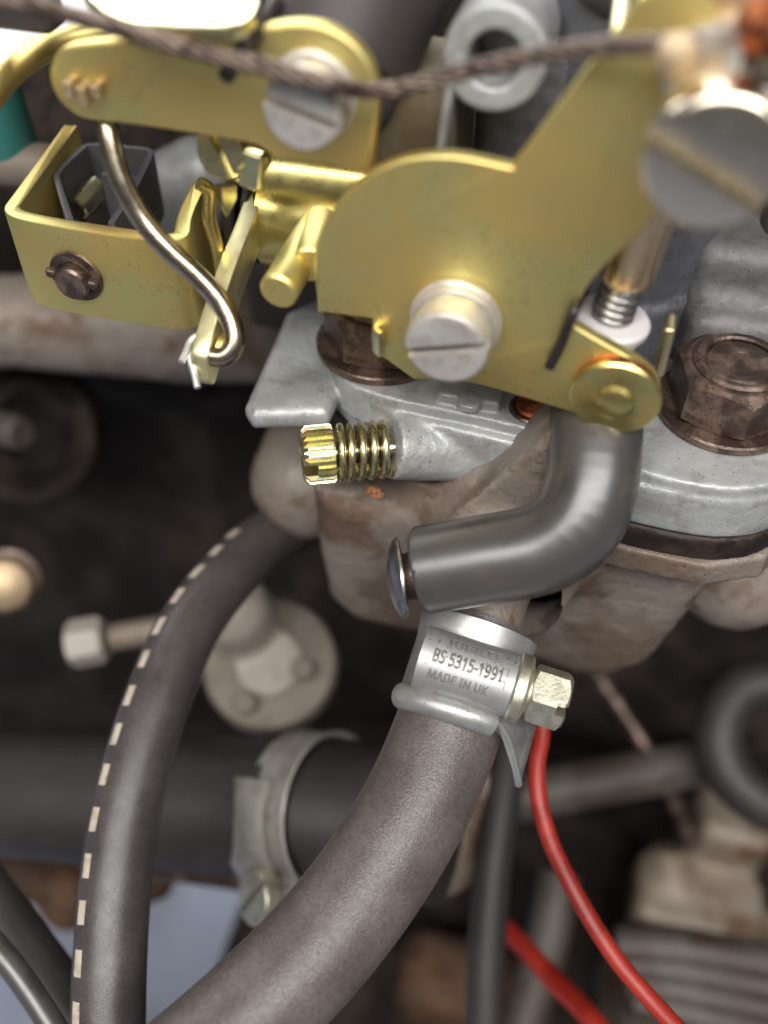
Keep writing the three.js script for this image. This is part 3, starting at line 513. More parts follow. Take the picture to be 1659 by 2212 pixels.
{ // split pin
  const c = onX(426, 755, XL - 1), t = thing('split_pin', 'bright steel split pin with spread legs at the strip lever tip', 'split pin', c);
  part('leg', tube([at(432, 722, 113), at(413, 735, 113), at(402, 760, 112.5), at(392, 782, 112)], 0.42, { seg: 40, sides: 14 }), M.bright, t);
  part('leg', tube([at(432, 724, 113.2), at(410, 742, 113.2), at(411, 775, 112.8), at(419, 805, 112.4), at(427, 838, 112)], 0.42, { seg: 40, sides: 14 }), M.bright, t);
}
{ // U bracket
  const ZB = -10, ytop = onZ(170, 486, ZB).y, ybot = ytop - 12.6, t = thing('cable_bracket', 'brass coloured U shaped sheet bracket with a dark pin through its front', 'bracket', V(-40, ybot, -15));
  const TL = onZ(0, 452, ZB), TR = onZ(372, 520, ZB), bl = onY(160, 270, ytop), br = onY(408, 455, ytop), br2 = onY(440, 396, ytop);
  const u = [[bl.x - 0.5, bl.z], [TL.x, ZB - 4], [TL.x + 0.4, ZB - 0.9], [TL.x + 4.5, ZB], [TR.x - 3.2, ZB], [TR.x + 1.0, ZB - 0.6], [br.x - 0.2, br.z + 1.4], [br2.x - 0.6, br2.z]];
  part('sheet', ribbon(u, 0.95, ybot, ytop, 0.35, 4), M.zinc, t);
  const pc = onZ(172, 590, ZB), pin = V(0, -0.05, 1).normalize();
  part('pin', lathed(pc.clone().add(V(0, 0, -2)), pin, [[0, 0], [2.25, 0], [2.25, 4.2], [2.0, 4.5], [0, 4.5]], 40), M.rust, t, 'dark brown round pin');
  part('pin_washer', lathed(pc.clone().add(V(0.2, 0.3, 0.97)), V(0, 0, 1), [[2.3, 0], [3.35, 0], [3.45, 0.15], [3.3, 0.4], [2.3, 0.4]], 40), M.rust, t);
  for (const s of [-1, 1]) part('pin_peg', rod(pc.clone().add(V(s * 2.0, s * -0.3 + 0.3, 1.6)), pc.clone().add(V(s * 3.3, s * -0.5 + 0.3, 1.6)), 0.7), M.rust, t);
  // tab that carries the clamp screw
  const sc = at(488, 322, 106), fw = EYE.clone().sub(sc).normalize(), sd1 = V(-0.25, 0.35, 1).normalize();
  part('clamp_eye', lathed(sc.clone().addScaledVector(sd1, -4), sd1, [[2.6, 0], [3.5, 0], [3.6, 0.3], [3.6, 2.6], [3.4, 2.9], [2.6, 2.9]], 48), M.zincPale, t);
  part('tongue', roundBox(at(545, 365, 106), 2.6, 4.4, 1.6, 0.5, new THREE.Matrix4().makeRotationZ(-0.2)), M.zincPale, t);
  part('tongue', tube([at(430, 395, 110), at(450, 410, 111), at(452, 470, 113), at(470, 540, 116), at(478, 590, 118)], 0.8, { seg: 40, sides: 16 }), M.zincShiny, t);
  part('tooth', lathed(at(487, 400, 108), V(0.02, -0.9, 0.25), [[0, 0], [1.3, 0], [1.2, 1.4], [0.15, 3.4], [0, 3.4]], 4), M.zincPale, t);
}
{
  const sc = at(488, 322, 106), sd1 = V(-0.25, 0.35, 1).normalize(), t = thing('clamp_screw', 'small brass cheese head screw with diagonal slot under choke lever', 'screw', sc);
  const hd = slotted(3.0, 2.6, 0.8, 1.0, 0.3); hd.rotateY(rad(-52)); hd.applyMatrix4(basis(sc.clone().addScaledVector(sd1, -1.3), sd1));
  part('head', hd, M.zincPale, t);
  part('bead', lathed(sc.clone().addScaledVector(sd1, -1.1), sd1, [[2.9, 0], [3.35, 0], [3.4, 0.6], [3.2, 0.9], [2.9, 0.9]], 48), M.zincPale, t);
}
{ // grey channel inside the bracket
  const yt = 18.5, P = (x, y) => Y0(x, y, yt), t = thing('cable_clip', 'thin walled grey clip sitting inside the U bracket', 'clip', onY(230, 400, yt - 5));
  part('wall', ribbon([P(150, 470), P(122, 385), P(122, 370), P(178, 318), P(190, 308), P(300, 318), P(328, 322), P(322, 340), P(292, 400), P(240, 480)], 0.42, yt - 9, yt, 0.15, 2), M.greyPlastic, t);
  part('inner_wall', ribbon([P(215, 350), P(262, 356), P(300, 362)], 0.4, yt - 8, yt - 1.5, 0.12, 1), M.greyPlastic, t);
  part('cable_end', rod(onY(165, 452, yt - 5), onY(215, 400, yt - 4), 1.6), M.zincPale, t);
}
// ------------------------------------------------------------------ twisted wire cable
{
  const pts = [at(-80, -40, 84), at(60, 6, 83), at(200, 46, 85), at(330, 84, 86.5), at(450, 116, 87), at(560, 141, 87), at(650, 165, 86.6), at(740, 188, 87.2), at(800, 196, 88.6), at(850, 193, 89), at(920, 177, 88.4), at(1010, 152, 86.5), at(1150, 122, 83), at(1300, 102, 79), at(1440, 96, 75.5), at(1500, 95, 73.5)];
  const curve = new THREE.CatmullRomCurve3(pts, false, 'centripetal'), L = curve.getLength(), n = 420, fr = curve.computeFrenetFrames(n, false), t = thing('throttle_cable', 'dark twisted steel wire cable running across the top of both levers', 'cable', pts[7]);
  const strand = (k) => { const q = []; for (let i = 0; i <= n; i++) { const p = curve.getPointAt(i / n), a = i / n * L / 11 * 2 * Math.PI + k / 6 * 2 * Math.PI; q.push(p.addScaledVector(fr.normals[i], Math.cos(a) * 0.55).addScaledVector(fr.binormals[i], Math.sin(a) * 0.55)); } return q; };
  for (let k = 0; k < 6; k++) part('strand', tube(strand(k), 0.26, { seg: 420, sides: 8 }), M.cable, t);
}
// ------------------------------------------------------------------ cable clamp at the upper right
{
  const c = at(1544, 362, 76), d = V(0, 0.02, 1).normalize(), t = thing('cable_clamp', 'large out of focus slotted brass screw head holding the cable end at the upper right', 'cable clamp', c);
  const hd = slotted(5.7, 4.4, 2.7, 1.9, 0.9); hd.rotateY(rad(-25)); hd.applyMatrix4(basis(c.clone().addScaledVector(d, -4.4), d)); part('slotted_head', hd, M.clampMetal, t);
  part('ball', lathed(at(1548, 200, 80), UPV, [[0, -3.4], [1.6, -3], [2.8, -2], [3.35, -0.7], [3.35, 0.7], [2.8, 2], [1.6, 3], [0, 3.4]], 48), M.brassDull, t);
  const k = at(1535, 165, 79); part('collar', lathed(k.clone().addScaledVector(d, -1.5), d, [[1.9, 0], [3.6, 0], [3.9, 0.3], [3.9, 1.6], [3.6, 2.0], [1.9, 2.0]], 48), M.screw, t);
  part('nut', rod(at(1560, 150, 81), at(1590, 60, 81), 4.2, 4.2, 0.7), M.brassDull, t);
  part('cable_nipple', rod(at(1452, 90, 75), at(1478, 150, 74), 1.6, 1.8, 0.7), M.brassDull, t);
  part('top_nut', rod(at(1530, 50, 80), at(1560, -60, 80), 4.4, 4.4, 0.8), M.brassDull, t);
  part('copper_washer', rod(at(1650, 10, 74), at(1668, 100, 73), 2.2, 2.2, 0.8), M.copper, t, 'copper red piece at the picture corner');
  part('ring', lathed(at(1676, 140, 74), V(-0.5, 0.5, 0.6), [[2.2, 0], [3.4, 0], [3.6, 0.4], [3.6, 1], [3.4, 1.3], [2.2, 1.3]], 40), M.screw, t);
}
{
  const t = thing('brass_strip', 'thin upright brass strip ending just above the cable at the top right', 'strip', at(1340, 40, 84));
  part('strip', rod(at(1352, -40, 86), at(1338, 82, 83), 0.75, 0.8, 0.3, 20), M.zincPale, t);
  part('strip_arm', rod(at(1470, -30, 84), at(1392, 70, 82), 0.8, 0.9, 0.3, 20), M.zinc, t);
}

// ------------------------------------------------------------------ rubber elbow
{
  const a = at(1292, 840, 116), b = at(1286, 960, 112.8), k2 = at(1175, 1182, 113.4), e = at(908, 1232, 117.4), dirE = e.clone().sub(k2).normalize();
  const arcPts = new THREE.CatmullRomCurve3([a, b, at(1276, 1050, 112), at(1244, 1130, 112.2), k2, at(1040, 1210, 115.4), e], false, 'centripetal').getSpacedPoints(26);
  const f = (p) => {
    let d = 1e9; for (let i = 0; i < arcPts.length - 1; i++) d = Math.min(d, sd.capsule(p, arcPts[i], arcPts[i + 1], 5.3));
    d = Math.min(d, sd.capsule(p, e, e.clone().addScaledVector(dirE, 8), 5.3));
    const cut = p.clone().sub(e).dot(dirE); d = sd.s(d, -cut, 0.5);          // straight cut end
    d = Math.max(d, -sd.cyl(p, e.clone().addScaledVector(dirE, -6), e.clone().addScaledVector(dirE, 12), 3.6, 3.6, 0.1));
    const q = p.clone().sub(a).dot(b.clone().sub(a).normalize()); d = Math.max(d, -q - 1);
    return d;
  };
  const lo = V(1e9, 1e9, 1e9), hi = lo.clone().negate(); for (const q of [a, b, k2, e]) { lo.min(q); hi.max(q); }
  const t = thing('rubber_elbow', 'smooth dark grey rubber elbow hose curving below the throttle lever', 'hose', k2);
  part('tube', sdfMesh(f, lo.addScalar(-8), hi.addScalar(8), 0.5), M.rubberSmooth, t);
  const pc = at(858, 1250, 119.4);
  const p = thing('pipe_stub', 'domed silvery pipe end standing just left of the rubber elbow mouth', 'pipe', pc);
  const dd = V(-0.88, -0.06, 0.34).normalize();
  part('bead', lathed(pc.clone().addScaledVector(dd, -0.8), dd, [[0, 0], [4.5, 0], [5.0, 0.2], [5.05, 0.5], [4.6, 0.95], [3.5, 1.5], [2, 1.9], [0, 2.05]], 64), M.steel, p);
  part('pipe', rod(pc.clone().addScaledVector(dd, -0.82), e.clone().addScaledVector(dirE, -5), 2.9), M.rust, p);
}

// ------------------------------------------------------------------ main hose with its worm clip
const hosePts = [at(1040, 1352, 128.4), at(1010, 1440, 126.6), at(985, 1520, 125.2), at(950, 1620, 123.8), at(892, 1750, 121.5), at(793, 1910, 119), at(668, 2065, 116), at(505, 2225, 112.5), at(345, 2365, 109)];
{
  const t = thing('coolant_hose', 'thick grey black rubber hose running from the clip to the bottom left', 'hose', hosePts[4]);
  part('tube', tube(hosePts, 6.75, { seg: 260, sides: 72 }), M.rubber, t);
}
{
  const o = at(1002, 1466, 126), a = at(1010, 1440, 126.6).sub(at(975, 1555, 124.8)).normalize();          // up the hose
  const n0 = EYE.clone().sub(o).normalize(), n = n0.clone().addScaledVector(a, -n0.dot(a)).normalize(), u = a.clone().cross(n);
  const B = frame(o, u, a, n), W = (g) => g.applyMatrix4(B), R = 6.95;
  const t = thing('hose_clip', 'galvanised worm drive hose clip with stamped lettering round the thick hose', 'hose clip', o);
  // band: closed ring with curled edges
  const prof = []; for (const [r, y] of [[R, -4.6], [R + 0.55, -5.1], [R + 0.75, -4.9], [R + 0.5, -4.2], [R + 0.42, -3.6], [R + 0.42, 3.6], [R + 0.55, 4.2], [R + 0.8, 6.6], [R + 0.5, 6.8], [R, 6.2], [R, -4.6]]) prof.push([r, y]);
  part('band', W(lathe(prof, 96)), M.galv, t);
  // saddle edges rolled up in front of and behind the housing
  for (const s of [-1]) {
    const pts = []; for (let i = 0; i <= 14; i++) { const th = rad(-54 + i * 88 / 14); pts.push(V(Math.sin(th) * (R + 1.2), s * 4.9, Math.cos(th) * (R + 0.95))); }
    const g = tube(pts, 1.65, { seg: 50, sides: 20 }); part('saddle_lip', W(g), M.galv, t);
  }
  // housing: pressed half round cap along u, with the lettering stamped in
  const hw = 5.75, hr = 3.85, hz = R + 1.1, seg = 48, pos = [], nor = [], uv = [], idx = [], A0 = rad(-112), A1 = rad(112), th = 0.55;
  const C = document.createElement('canvas'); C.width = 1024; C.height = 1024; const X = C.getContext('2d');
  const stamp = (bg, ink, soft) => {
    X.fillStyle = bg; X.fillRect(0, 0, 1024, 1024); X.textBaseline = 'middle'; X.lineJoin = 'round'; X.lineCap = 'round';
    const line = (txt, x, y, h, sx, alpha, w) => { X.save(); X.translate(x, y); X.scale(sx, 1); X.globalAlpha = alpha; X.font = h + 'px sans-serif'; X.strokeStyle = ink; X.lineWidth = w; X.strokeText(txt, 0, 0); X.restore(); };
    line('JUBILEE', 260, 352, 112, 1.5, soft ? 0.5 : 0.25, 5); line('BS 5315-1991', 130, 500, 146, 0.86, 1, 6); line('MADE IN UK', 130, 660, 112, 1.05, soft ? 0.5 : 0.3, 5);
    X.globalAlpha = 0.3; X.strokeStyle = ink; X.lineWidth = 9; for (const y of [430, 540]) { X.beginPath(); X.moveTo(860, y); X.lineTo(930, y); X.lineTo(930, y + 60); X.stroke(); } X.globalAlpha = 1;
  };
  stamp('#ffffff', '#000000', true); const bump = new THREE.DataTexture(new Uint8Array(X.getImageData(0, 0, 1024, 1024).data), 1024, 1024);
  stamp('#ffffff', '#85786a', false);
  const cd = X.getImageData(0, 0, 1024, 1024).data, cc = new Uint8Array(cd); for (let y = 0; y < 1024; y++) for (let x = 0; x < 1024; x++) { const k = (y * 1024 + x) * 4, b = fbm(x / 1024, y / 1024, 6, 5, 201), s = fbm(x / 1024, y / 1024, 40, 2, 203); const m = 0.88 + 0.12 * b, w = 0.5 * step(0.66, 0.8, s) * step(0.45, 0.6, b); for (let q = 0; q < 3; q++) cc[k + q] = cd[k + q] * m * (1 - w * [0.45, 0.52, 0.6][q]); }
  const ink = new THREE.DataTexture(cc, 1024, 1024); ink.colorSpace = THREE.SRGBColorSpace;
  for (const q of [bump, ink]) { q.flipY = true; q.magFilter = THREE.LinearFilter; q.minFilter = THREE.LinearFilter; q.needsUpdate = true; }
  const printed = M.galv.clone(); printed.color = rgb(0.5, 0.5, 0.49); printed.map = ink; printed.bumpMap = bump; printed.bumpScale = 1.3e-4; printed.roughness = 0.52; printed.roughnessMap = null;
  for (let layer = 0; layer < 2; layer++) for (let i = 0; i <= seg; i++) for (let j = 0; j <= 1; j++) {
    const q = A0 + (A1 - A0) * i / seg, r = hr - layer * th, x = (j ? 1 : -1) * hw;
    pos.push(x, Math.sin(q) * r, hz + Math.cos(q) * r); nor.push(0, Math.sin(q) * (layer ? -1 : 1), Math.cos(q) * (layer ? -1 : 1)); uv.push(j, i / seg);
  }
  const W2 = (seg + 1) * 2; for (let i = 0; i < seg; i++) { const k = i * 2; idx.push(k, k + 1, k + 2, k + 1, k + 3, k + 2); idx.push(W2 + k, W2 + k + 2, W2 + k + 1, W2 + k + 1, W2 + k + 2, W2 + k + 3); idx.push(k, k + 2, W2 + k, k + 2, W2 + k + 2, W2 + k, k + 1, W2 + k + 1, k + 3, k + 3, W2 + k + 1, W2 + k + 3); }
  const hg = new THREE.BufferGeometry(); hg.setAttribute('position', new THREE.Float32BufferAttribute(pos, 3)); hg.setAttribute('normal', new THREE.Float32BufferAttribute(nor, 3)); hg.setAttribute('uv', new THREE.Float32BufferAttribute(uv, 2)); hg.setIndex(idx);
  part('housing', W(hg), printed, t);
  // worm screw: collar, hexagon head with slot
  const ux = V(1, 0, 0);
  const scr = part('worm_screw', W(lathed(V(-5.6, 0, hz), ux, [[0, 0], [3.1, 0], [3.2, 0.2], [3.2, 11], [0, 11]], 40)), M.galv, t); 
  part('screw_collar', W(lathed(V(hw + 0.05, 0, hz), ux, [[0, 0], [3.9, 0], [4.15, 0.25], [4.15, 1.4], [3.9, 1.7], [2.9, 1.9], [2.8, 2.4], [0, 2.4]], 48)), M.zincSilver, t);
  const hex = hexNut(6.3, 4.5, rad(-8), 0.14), box = new THREE.BoxGeometry(12, 2.6, 1.25); box.translate(0, 4.5, 0); box.rotateY(rad(28));
  const hs = creased(csg(hex, box, SUBTRACTION), 24); hs.applyMatrix4(basis(V(hw + 2.2, 0, hz), ux)); part('hexagon_head', W(hs), M.zincSilver, t);
  // free end of the band, slotted, flying off to the lower right
  const tailPts = []; for (let i = 0; i <= 12; i++) { const k = i / 12; tailPts.push([3.6 + 6.2 * k + 0.5 * k * k, R + 0.55 - 3.1 * k - 5.0 * k * k]); }
  const tp = [], tn = 0.35; const sh = new THREE.Shape([...tailPts.map(([x, z]) => new THREE.Vector2(x, z + tn)), ...tailPts.slice().reverse().map(([x, z]) => new THREE.Vector2(x, z - tn))]);
  const tg = new THREE.ExtrudeGeometry(sh, { depth: 7.6, bevelEnabled: true, bevelThickness: 0.15, bevelSize: 0.15, bevelSegments: 2 }); tg.applyMatrix4(new THREE.Matrix4().makeBasis(V(1, 0, 0), V(0, 0, 1), V(0, -1, 0))); tg.translate(0, 3.4, 0); const skew = new THREE.Matrix4().set(1, 0, 0, 0, -0.95, 1, 0, 3.4, 0, 0, 1, 0, 0, 0, 0, 1); const tpz = tg.attributes.position; for (let i = 0; i < tpz.count; i++) { const k = Math.max(0, Math.min(1, (tpz.getX(i) - 3.6) / 6.7)), low = (3.4 - tpz.getY(i)) / 7.6; tpz.setY(i, tpz.getY(i) + low * 1.5 * Math.sin(Math.PI * k)); } tg.applyMatrix4(skew);
  const lipPts = tailPts.map(([x, z], i) => V(x, -4.0 - 0.95 * (x - 3.6) + 1.5 * Math.sin(Math.PI * i / 12), z)); part('tail_lip', W(tube(lipPts, 0.5, { seg: 40, sides: 14 })), M.galv, t);
  part('band_fold', W(tube([V(4.2, -4.6, 5.6), V(6.1, -5.2, 3.4), V(7.0, -5.6, 0.6), V(7.1, -5.4, -1.6)], 0.42, { seg: 30, sides: 14 })), M.galv, t);
  part('band_tail', W(creased(tg, 40)), M.galv, t);
  for (let i = 0; i < 4; i++) { const k = 0.3 + i * 0.14, x = 3.6 + 6.2 * k + 0.5 * k * k, z = R + 0.95 - 3.1 * k - 5.0 * k * k; const g = new RoundedBoxGeometry(0.45, 2.6, 0.2, 2, 0.09); g.rotateY(0.6 + 0.7 * k); g.translate(x, -0.95 * (x - 3.6), z); part('thread_rib', W(boxUV(g)), M.galvDull, t); }
}
// ------------------------------------------------------------------ hose with dashed stripe
{
  const pts = [at(650, 1128, 172), at(572, 1166, 164), at(498, 1236, 155), at(414, 1345, 147), at(357, 1470, 141.5), at(306, 1620, 137), at(268, 1780, 133.5), at(247, 1940, 130.5), at(237, 2090, 128), at(233, 2240, 126), at(232, 2360, 124)];
  const g = tube(pts, 4.75, { seg: 260, sides: 64 }), curve = g.userData.curve, L = curve.getLength();
  const t = thing('striped_hose', 'dark rubber hose with a dashed cream line along its left side', 'hose', pts[5]);
  part('tube', g, M.rubberStriped, t);
  // printed dashes: thin curved patches hugging the hose
  const dr = rng(19); let s = L * 0.17; const r = 4.77;
  while (s < L * 0.985) {
    const k0 = s / L, len = (2.3 + 0.9 * k0) * (0.94 + 0.12 * dr()), pos = [], nor = [], uv = [], idx = [], N = 8, K = 4;
    for (let i = 0; i <= N; i++) { const p = curve.getPointAt((s + len * i / N) / L), tg = curve.getTangentAt((s + len * i / N) / L), c = EYE.clone().sub(p).addScaledVector(tg, -EYE.clone().sub(p).dot(tg)).normalize(), l = tg.clone().cross(c); if (l.dot(RT) > 0) l.negate();
      for (let j = 0; j <= K; j++) { const q = rad(57) + (j / K - 0.5) * 0.34, n = c.clone().multiplyScalar(Math.cos(q)).addScaledVector(l, Math.sin(q)); pos.push(p.x + n.x * r, p.y + n.y * r, p.z + n.z * r); nor.push(n.x, n.y, n.z); uv.push(i / N * len * MM + s * MM, j / K * 1.3 * MM); } }
    for (let i = 0; i < N; i++) for (let j = 0; j < K; j++) { const a = i * (K + 1) + j; idx.push(a, a + 1, a + K + 1, a + 1, a + K + 2, a + K + 1); }
    const d = new THREE.BufferGeometry(); d.setAttribute('position', new THREE.Float32BufferAttribute(pos, 3)); d.setAttribute('normal', new THREE.Float32BufferAttribute(nor, 3)); d.setAttribute('uv', new THREE.Float32BufferAttribute(uv, 2)); d.setIndex(idx);
    part('stripe_dash', d, M.dash, t); s += 4.2 + 1.9 * k0 + 0.2 * dr();
  }
}
// ------------------------------------------------------------------ broad horizontal hose with its clip
{
  const pts = [at(-260, 1680, 196), at(0, 1708, 186), at(260, 1726, 178), at(500, 1740, 172), at(650, 1750, 168), at(820, 1764, 164), at(960, 1786, 160)];
  const t = thing('bottom_hose', 'broad dark horizontal hose crossing behind the striped hose', 'hose', pts[2]);
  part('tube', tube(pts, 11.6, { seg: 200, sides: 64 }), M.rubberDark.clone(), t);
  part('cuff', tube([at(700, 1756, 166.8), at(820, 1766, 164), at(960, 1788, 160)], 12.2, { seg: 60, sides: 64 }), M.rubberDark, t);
  const o = at(684, 1750, 167.6), ax = at(760, 1762, 162).sub(at(580, 1741, 173)).normalize(), n0 = EYE.clone().sub(o).normalize(), n = n0.clone().addScaledVector(ax, -n0.dot(ax)).normalize(), u = ax.clone().cross(n);
  const B = frame(o, u, ax, n), W = (g) => g.applyMatrix4(B), R = 12.6;
  const c = thing('band_clip', 'dull silver band clip with slotted screw round the broad dark hose', 'hose clip', o);
  part('band', W(lathe([[R, -4], [R + 0.5, -4.3], [R + 0.8, -4], [R + 0.5, -3.4], [R + 0.5, 3.4], [R + 0.8, 4], [R + 0.5, 4.3], [R, 4], [R, -4]], 96)), M.galvDull, c);
  const dn = u.dot(UPV) < 0 ? 1 : -1;                                  // +1 when local x points down the picture
  const arc = (a0, a1, r, y0, y1, th) => { const s = new THREE.Shape(), N = 24; for (let i = 0; i <= N; i++) { const a = a0 + (a1 - a0) * i / N; s[i ? 'lineTo' : 'moveTo'](Math.sin(a) * (r + th), Math.cos(a) * (r + th)); } for (let i = N; i >= 0; i--) { const a = a0 + (a1 - a0) * i / N; s.lineTo(Math.sin(a) * r, Math.cos(a) * r); } const g = new THREE.ExtrudeGeometry(s, { depth: y1 - y0, bevelEnabled: true, bevelThickness: 0.2, bevelSize: 0.2, bevelSegments: 2 }); g.applyMatrix4(new THREE.Matrix4().makeBasis(V(1, 0, 0), V(0, 0, 1), V(0, -1, 0))); g.translate(0, y1, 0); return creased(g, 36); };
  const S = (a) => dn * a;
  part('band_tongue', W(arc(Math.min(S(-0.25), S(1.0)), Math.max(S(-0.25), S(1.0)), R + 0.95, -8.0, 0.6, 0.7)), M.galvDull, c);
  for (let i = 0; i < 13; i++) { const a = S(-0.62 + i * 0.125), y = -1.0 - (i > 3 ? 2.4 : 0), rr = R + (i > 3 ? 1.75 : 0.75), g = new RoundedBoxGeometry(0.7, 2.9, 0.5, 2, 0.18); g.rotateZ(0.25); g.rotateY(a); g.translate(Math.sin(a) * rr, y, Math.cos(a) * rr); part('thread_rib', W(boxUV(g)), M.galvDull, c); }
  const so = at(556, 1938, 155), sdir = RT.clone().multiplyScalar(-0.76).addScaledVector(FW, -0.62).addScaledVector(UPV, 0.1).normalize();
  const hd = slotted(4.3, 2.6, 0.9, 1.3, 0.5); hd.rotateY(rad(88)); hd.applyMatrix4(basis(so.clone().addScaledVector(sdir, -1.5), sdir)); part('slotted_screw', hd, M.zincSilver, c);
  part('screw_body', rod(so.clone().addScaledVector(sdir, -9), so.clone().addScaledVector(sdir, -1.6), 3.0), M.galvDull, c);
}
// ------------------------------------------------------------------ red wires
{
  const a = [at(1170, 1540, 141), at(1170, 1590, 140), at(1160, 1650, 138.5), at(1165, 1730, 137), at(1190, 1820, 136), at(1235, 1915, 135), at(1290, 2010, 133), at(1345, 2090, 131), at(1410, 2165, 129), at(1490, 2250, 126)];
  single('red_wire', 'thin red insulated wire snaking down from the hose clip screw', 'wire', tube(a, 1.22, { seg: 220, sides: 24 }), M.redWire, null);
  const b = [at(1060, 1975, 190), at(1085, 2000, 186), at(1130, 2045, 181), at(1190, 2110, 174), at(1250, 2170, 168), at(1310, 2240, 162), at(1360, 2300, 158)];
  single('red_wire', 'blurred red wire lower down at the bottom edge beside the thick hose', 'wire', tube(b, 1.9, { seg: 120, sides: 24 }), M.redWire, null);
}
// ------------------------------------------------------------------ far things, out of focus
const castThing = (name, label, cat, base, f, lo, hi, cell, mat) => { const t = thing(name, label, cat, base); part('casting', sdfMesh(f, lo, hi, cell), mat, t); return t; };
const around = (c, r) => [c.clone().addScalar(-r), c.clone().addScalar(r)];
{ // thermostat housing
  const c = at(582, 1432, 188), nrm = V(0.05, 0.92, 0.35).normalize(), t = thing('thermostat_housing', 'blurred pale cast round housing with bolt heads behind the striped hose', 'housing', c);
  const m = basis(c, nrm), P = (x, y, z) => V(x, y, z).applyMatrix4(m);
  part('flange', lathed(c.clone().addScaledVector(nrm, -6), nrm, [[0, 0], [12, 0], [13, 1], [13, 5], [12.3, 6], [0, 6]], 56), M.castSilver, t);
  const dome = at(505, 1318, 184); part('dome', sdfMesh((p) => sd.u(sd.capsule(p, dome, dome.clone().addScaledVector(nrm, -14), 7.2, 8), sd.cyl(p, c.clone().addScaledVector(nrm, -1), c.clone().addScaledVector(nrm, 1.4), 7, 6.4, 0.5), 2) + 0.2 * n3(p, 0.3), ...around(c.clone().lerp(dome, 0.5), 24), 1), M.cream, t);
  for (const [x, y] of [[655, 1448], [530, 1522]]) { const b = at(x, y, 184), h = hexNut(4, 2); h.applyMatrix4(basis(b, nrm)); part('bolt', h, M.castSilver, t); }
}
{ // cream bolt with its shank
  const a = at(196, 1385, 190), d = at(330, 1362, 190).sub(a).normalize(), t = thing('sensor_bolt', 'blurred cream coloured hexagon bolt with shank left of the striped hose', 'bolt', a);
  const h = hexNut(8, 7, 0.2); h.applyMatrix4(basis(a.clone().addScaledVector(d, -4), d)); part('hexagon_head', h, M.cream, t);
  part('shank', rod(a.clone().addScaledVector(d, 4), a.clone().addScaledVector(d, 15), 2.6), M.castPale, t);
}
{ const c = at(12, 1262, 190), t = thing('brass_plug', 'blurred round brass plug at the left edge in the dark', 'plug', c); part('dome', lathed(c, V(0.5, 0.6, 0.7), [[0, -4], [5.2, -4], [5.2, 0], [4.6, 1.8], [2.6, 3], [0, 3.4]]), M.brassDull, t); part('collar', lathed(c, V(0.5, 0.6, 0.7), [[5.3, -4], [6.4, -4], [6.4, -2.4], [5.3, -2.2]]), M.rust, t); }
{ // black pulley with a grey bolt
  const c = at(60, 935, 215), n = V(0.25, 0.55, 0.8).normalize(), t = thing('black_pulley', 'dark ringed pulley with a grey bolt in the shadow at the left', 'pulley', c);
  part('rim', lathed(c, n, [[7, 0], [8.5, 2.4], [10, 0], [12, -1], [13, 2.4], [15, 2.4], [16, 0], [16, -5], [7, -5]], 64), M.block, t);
  const b = at(22, 930, 208); part('bolt', lathed(b, V(1, 0.25, 0.3), [[0, -6], [3.6, -6], [3.6, 3], [3, 4], [0, 4]]), M.castGrey, t);
}
{ // brown grey cover under the U bracket
  const a = at(-80, 690, 190), b = at(560, 720, 180);
  const f = (p) => sd.u(sd.capsule(p, a, b, 9), sd.capsule(p, at(330, 660, 190), at(640, 640, 178), 11), 8) + 0.6 * n3(p, 0.12) + 0.2 * n3(p, 0.5);
  const lo = a.clone().min(b).addScalar(-24), hi = a.clone().max(b).addScalar(24); castThing('rocker_cover', 'dull brown grey cast cover edge under the U bracket', 'engine cover', a.clone().lerp(b, 0.5), f, lo, hi, 1.3, M.manifold);
  const c2 = at(660, 540, 150); castThing('carburettor_bracket', 'grey casting web behind the brass peg', 'casting', c2, (p) => sd.box(p, c2, V(9, 13, 5), 2) + 0.2 * n3(p, 0.4), ...around(c2, 20), 0.9, M.castGrey);
}
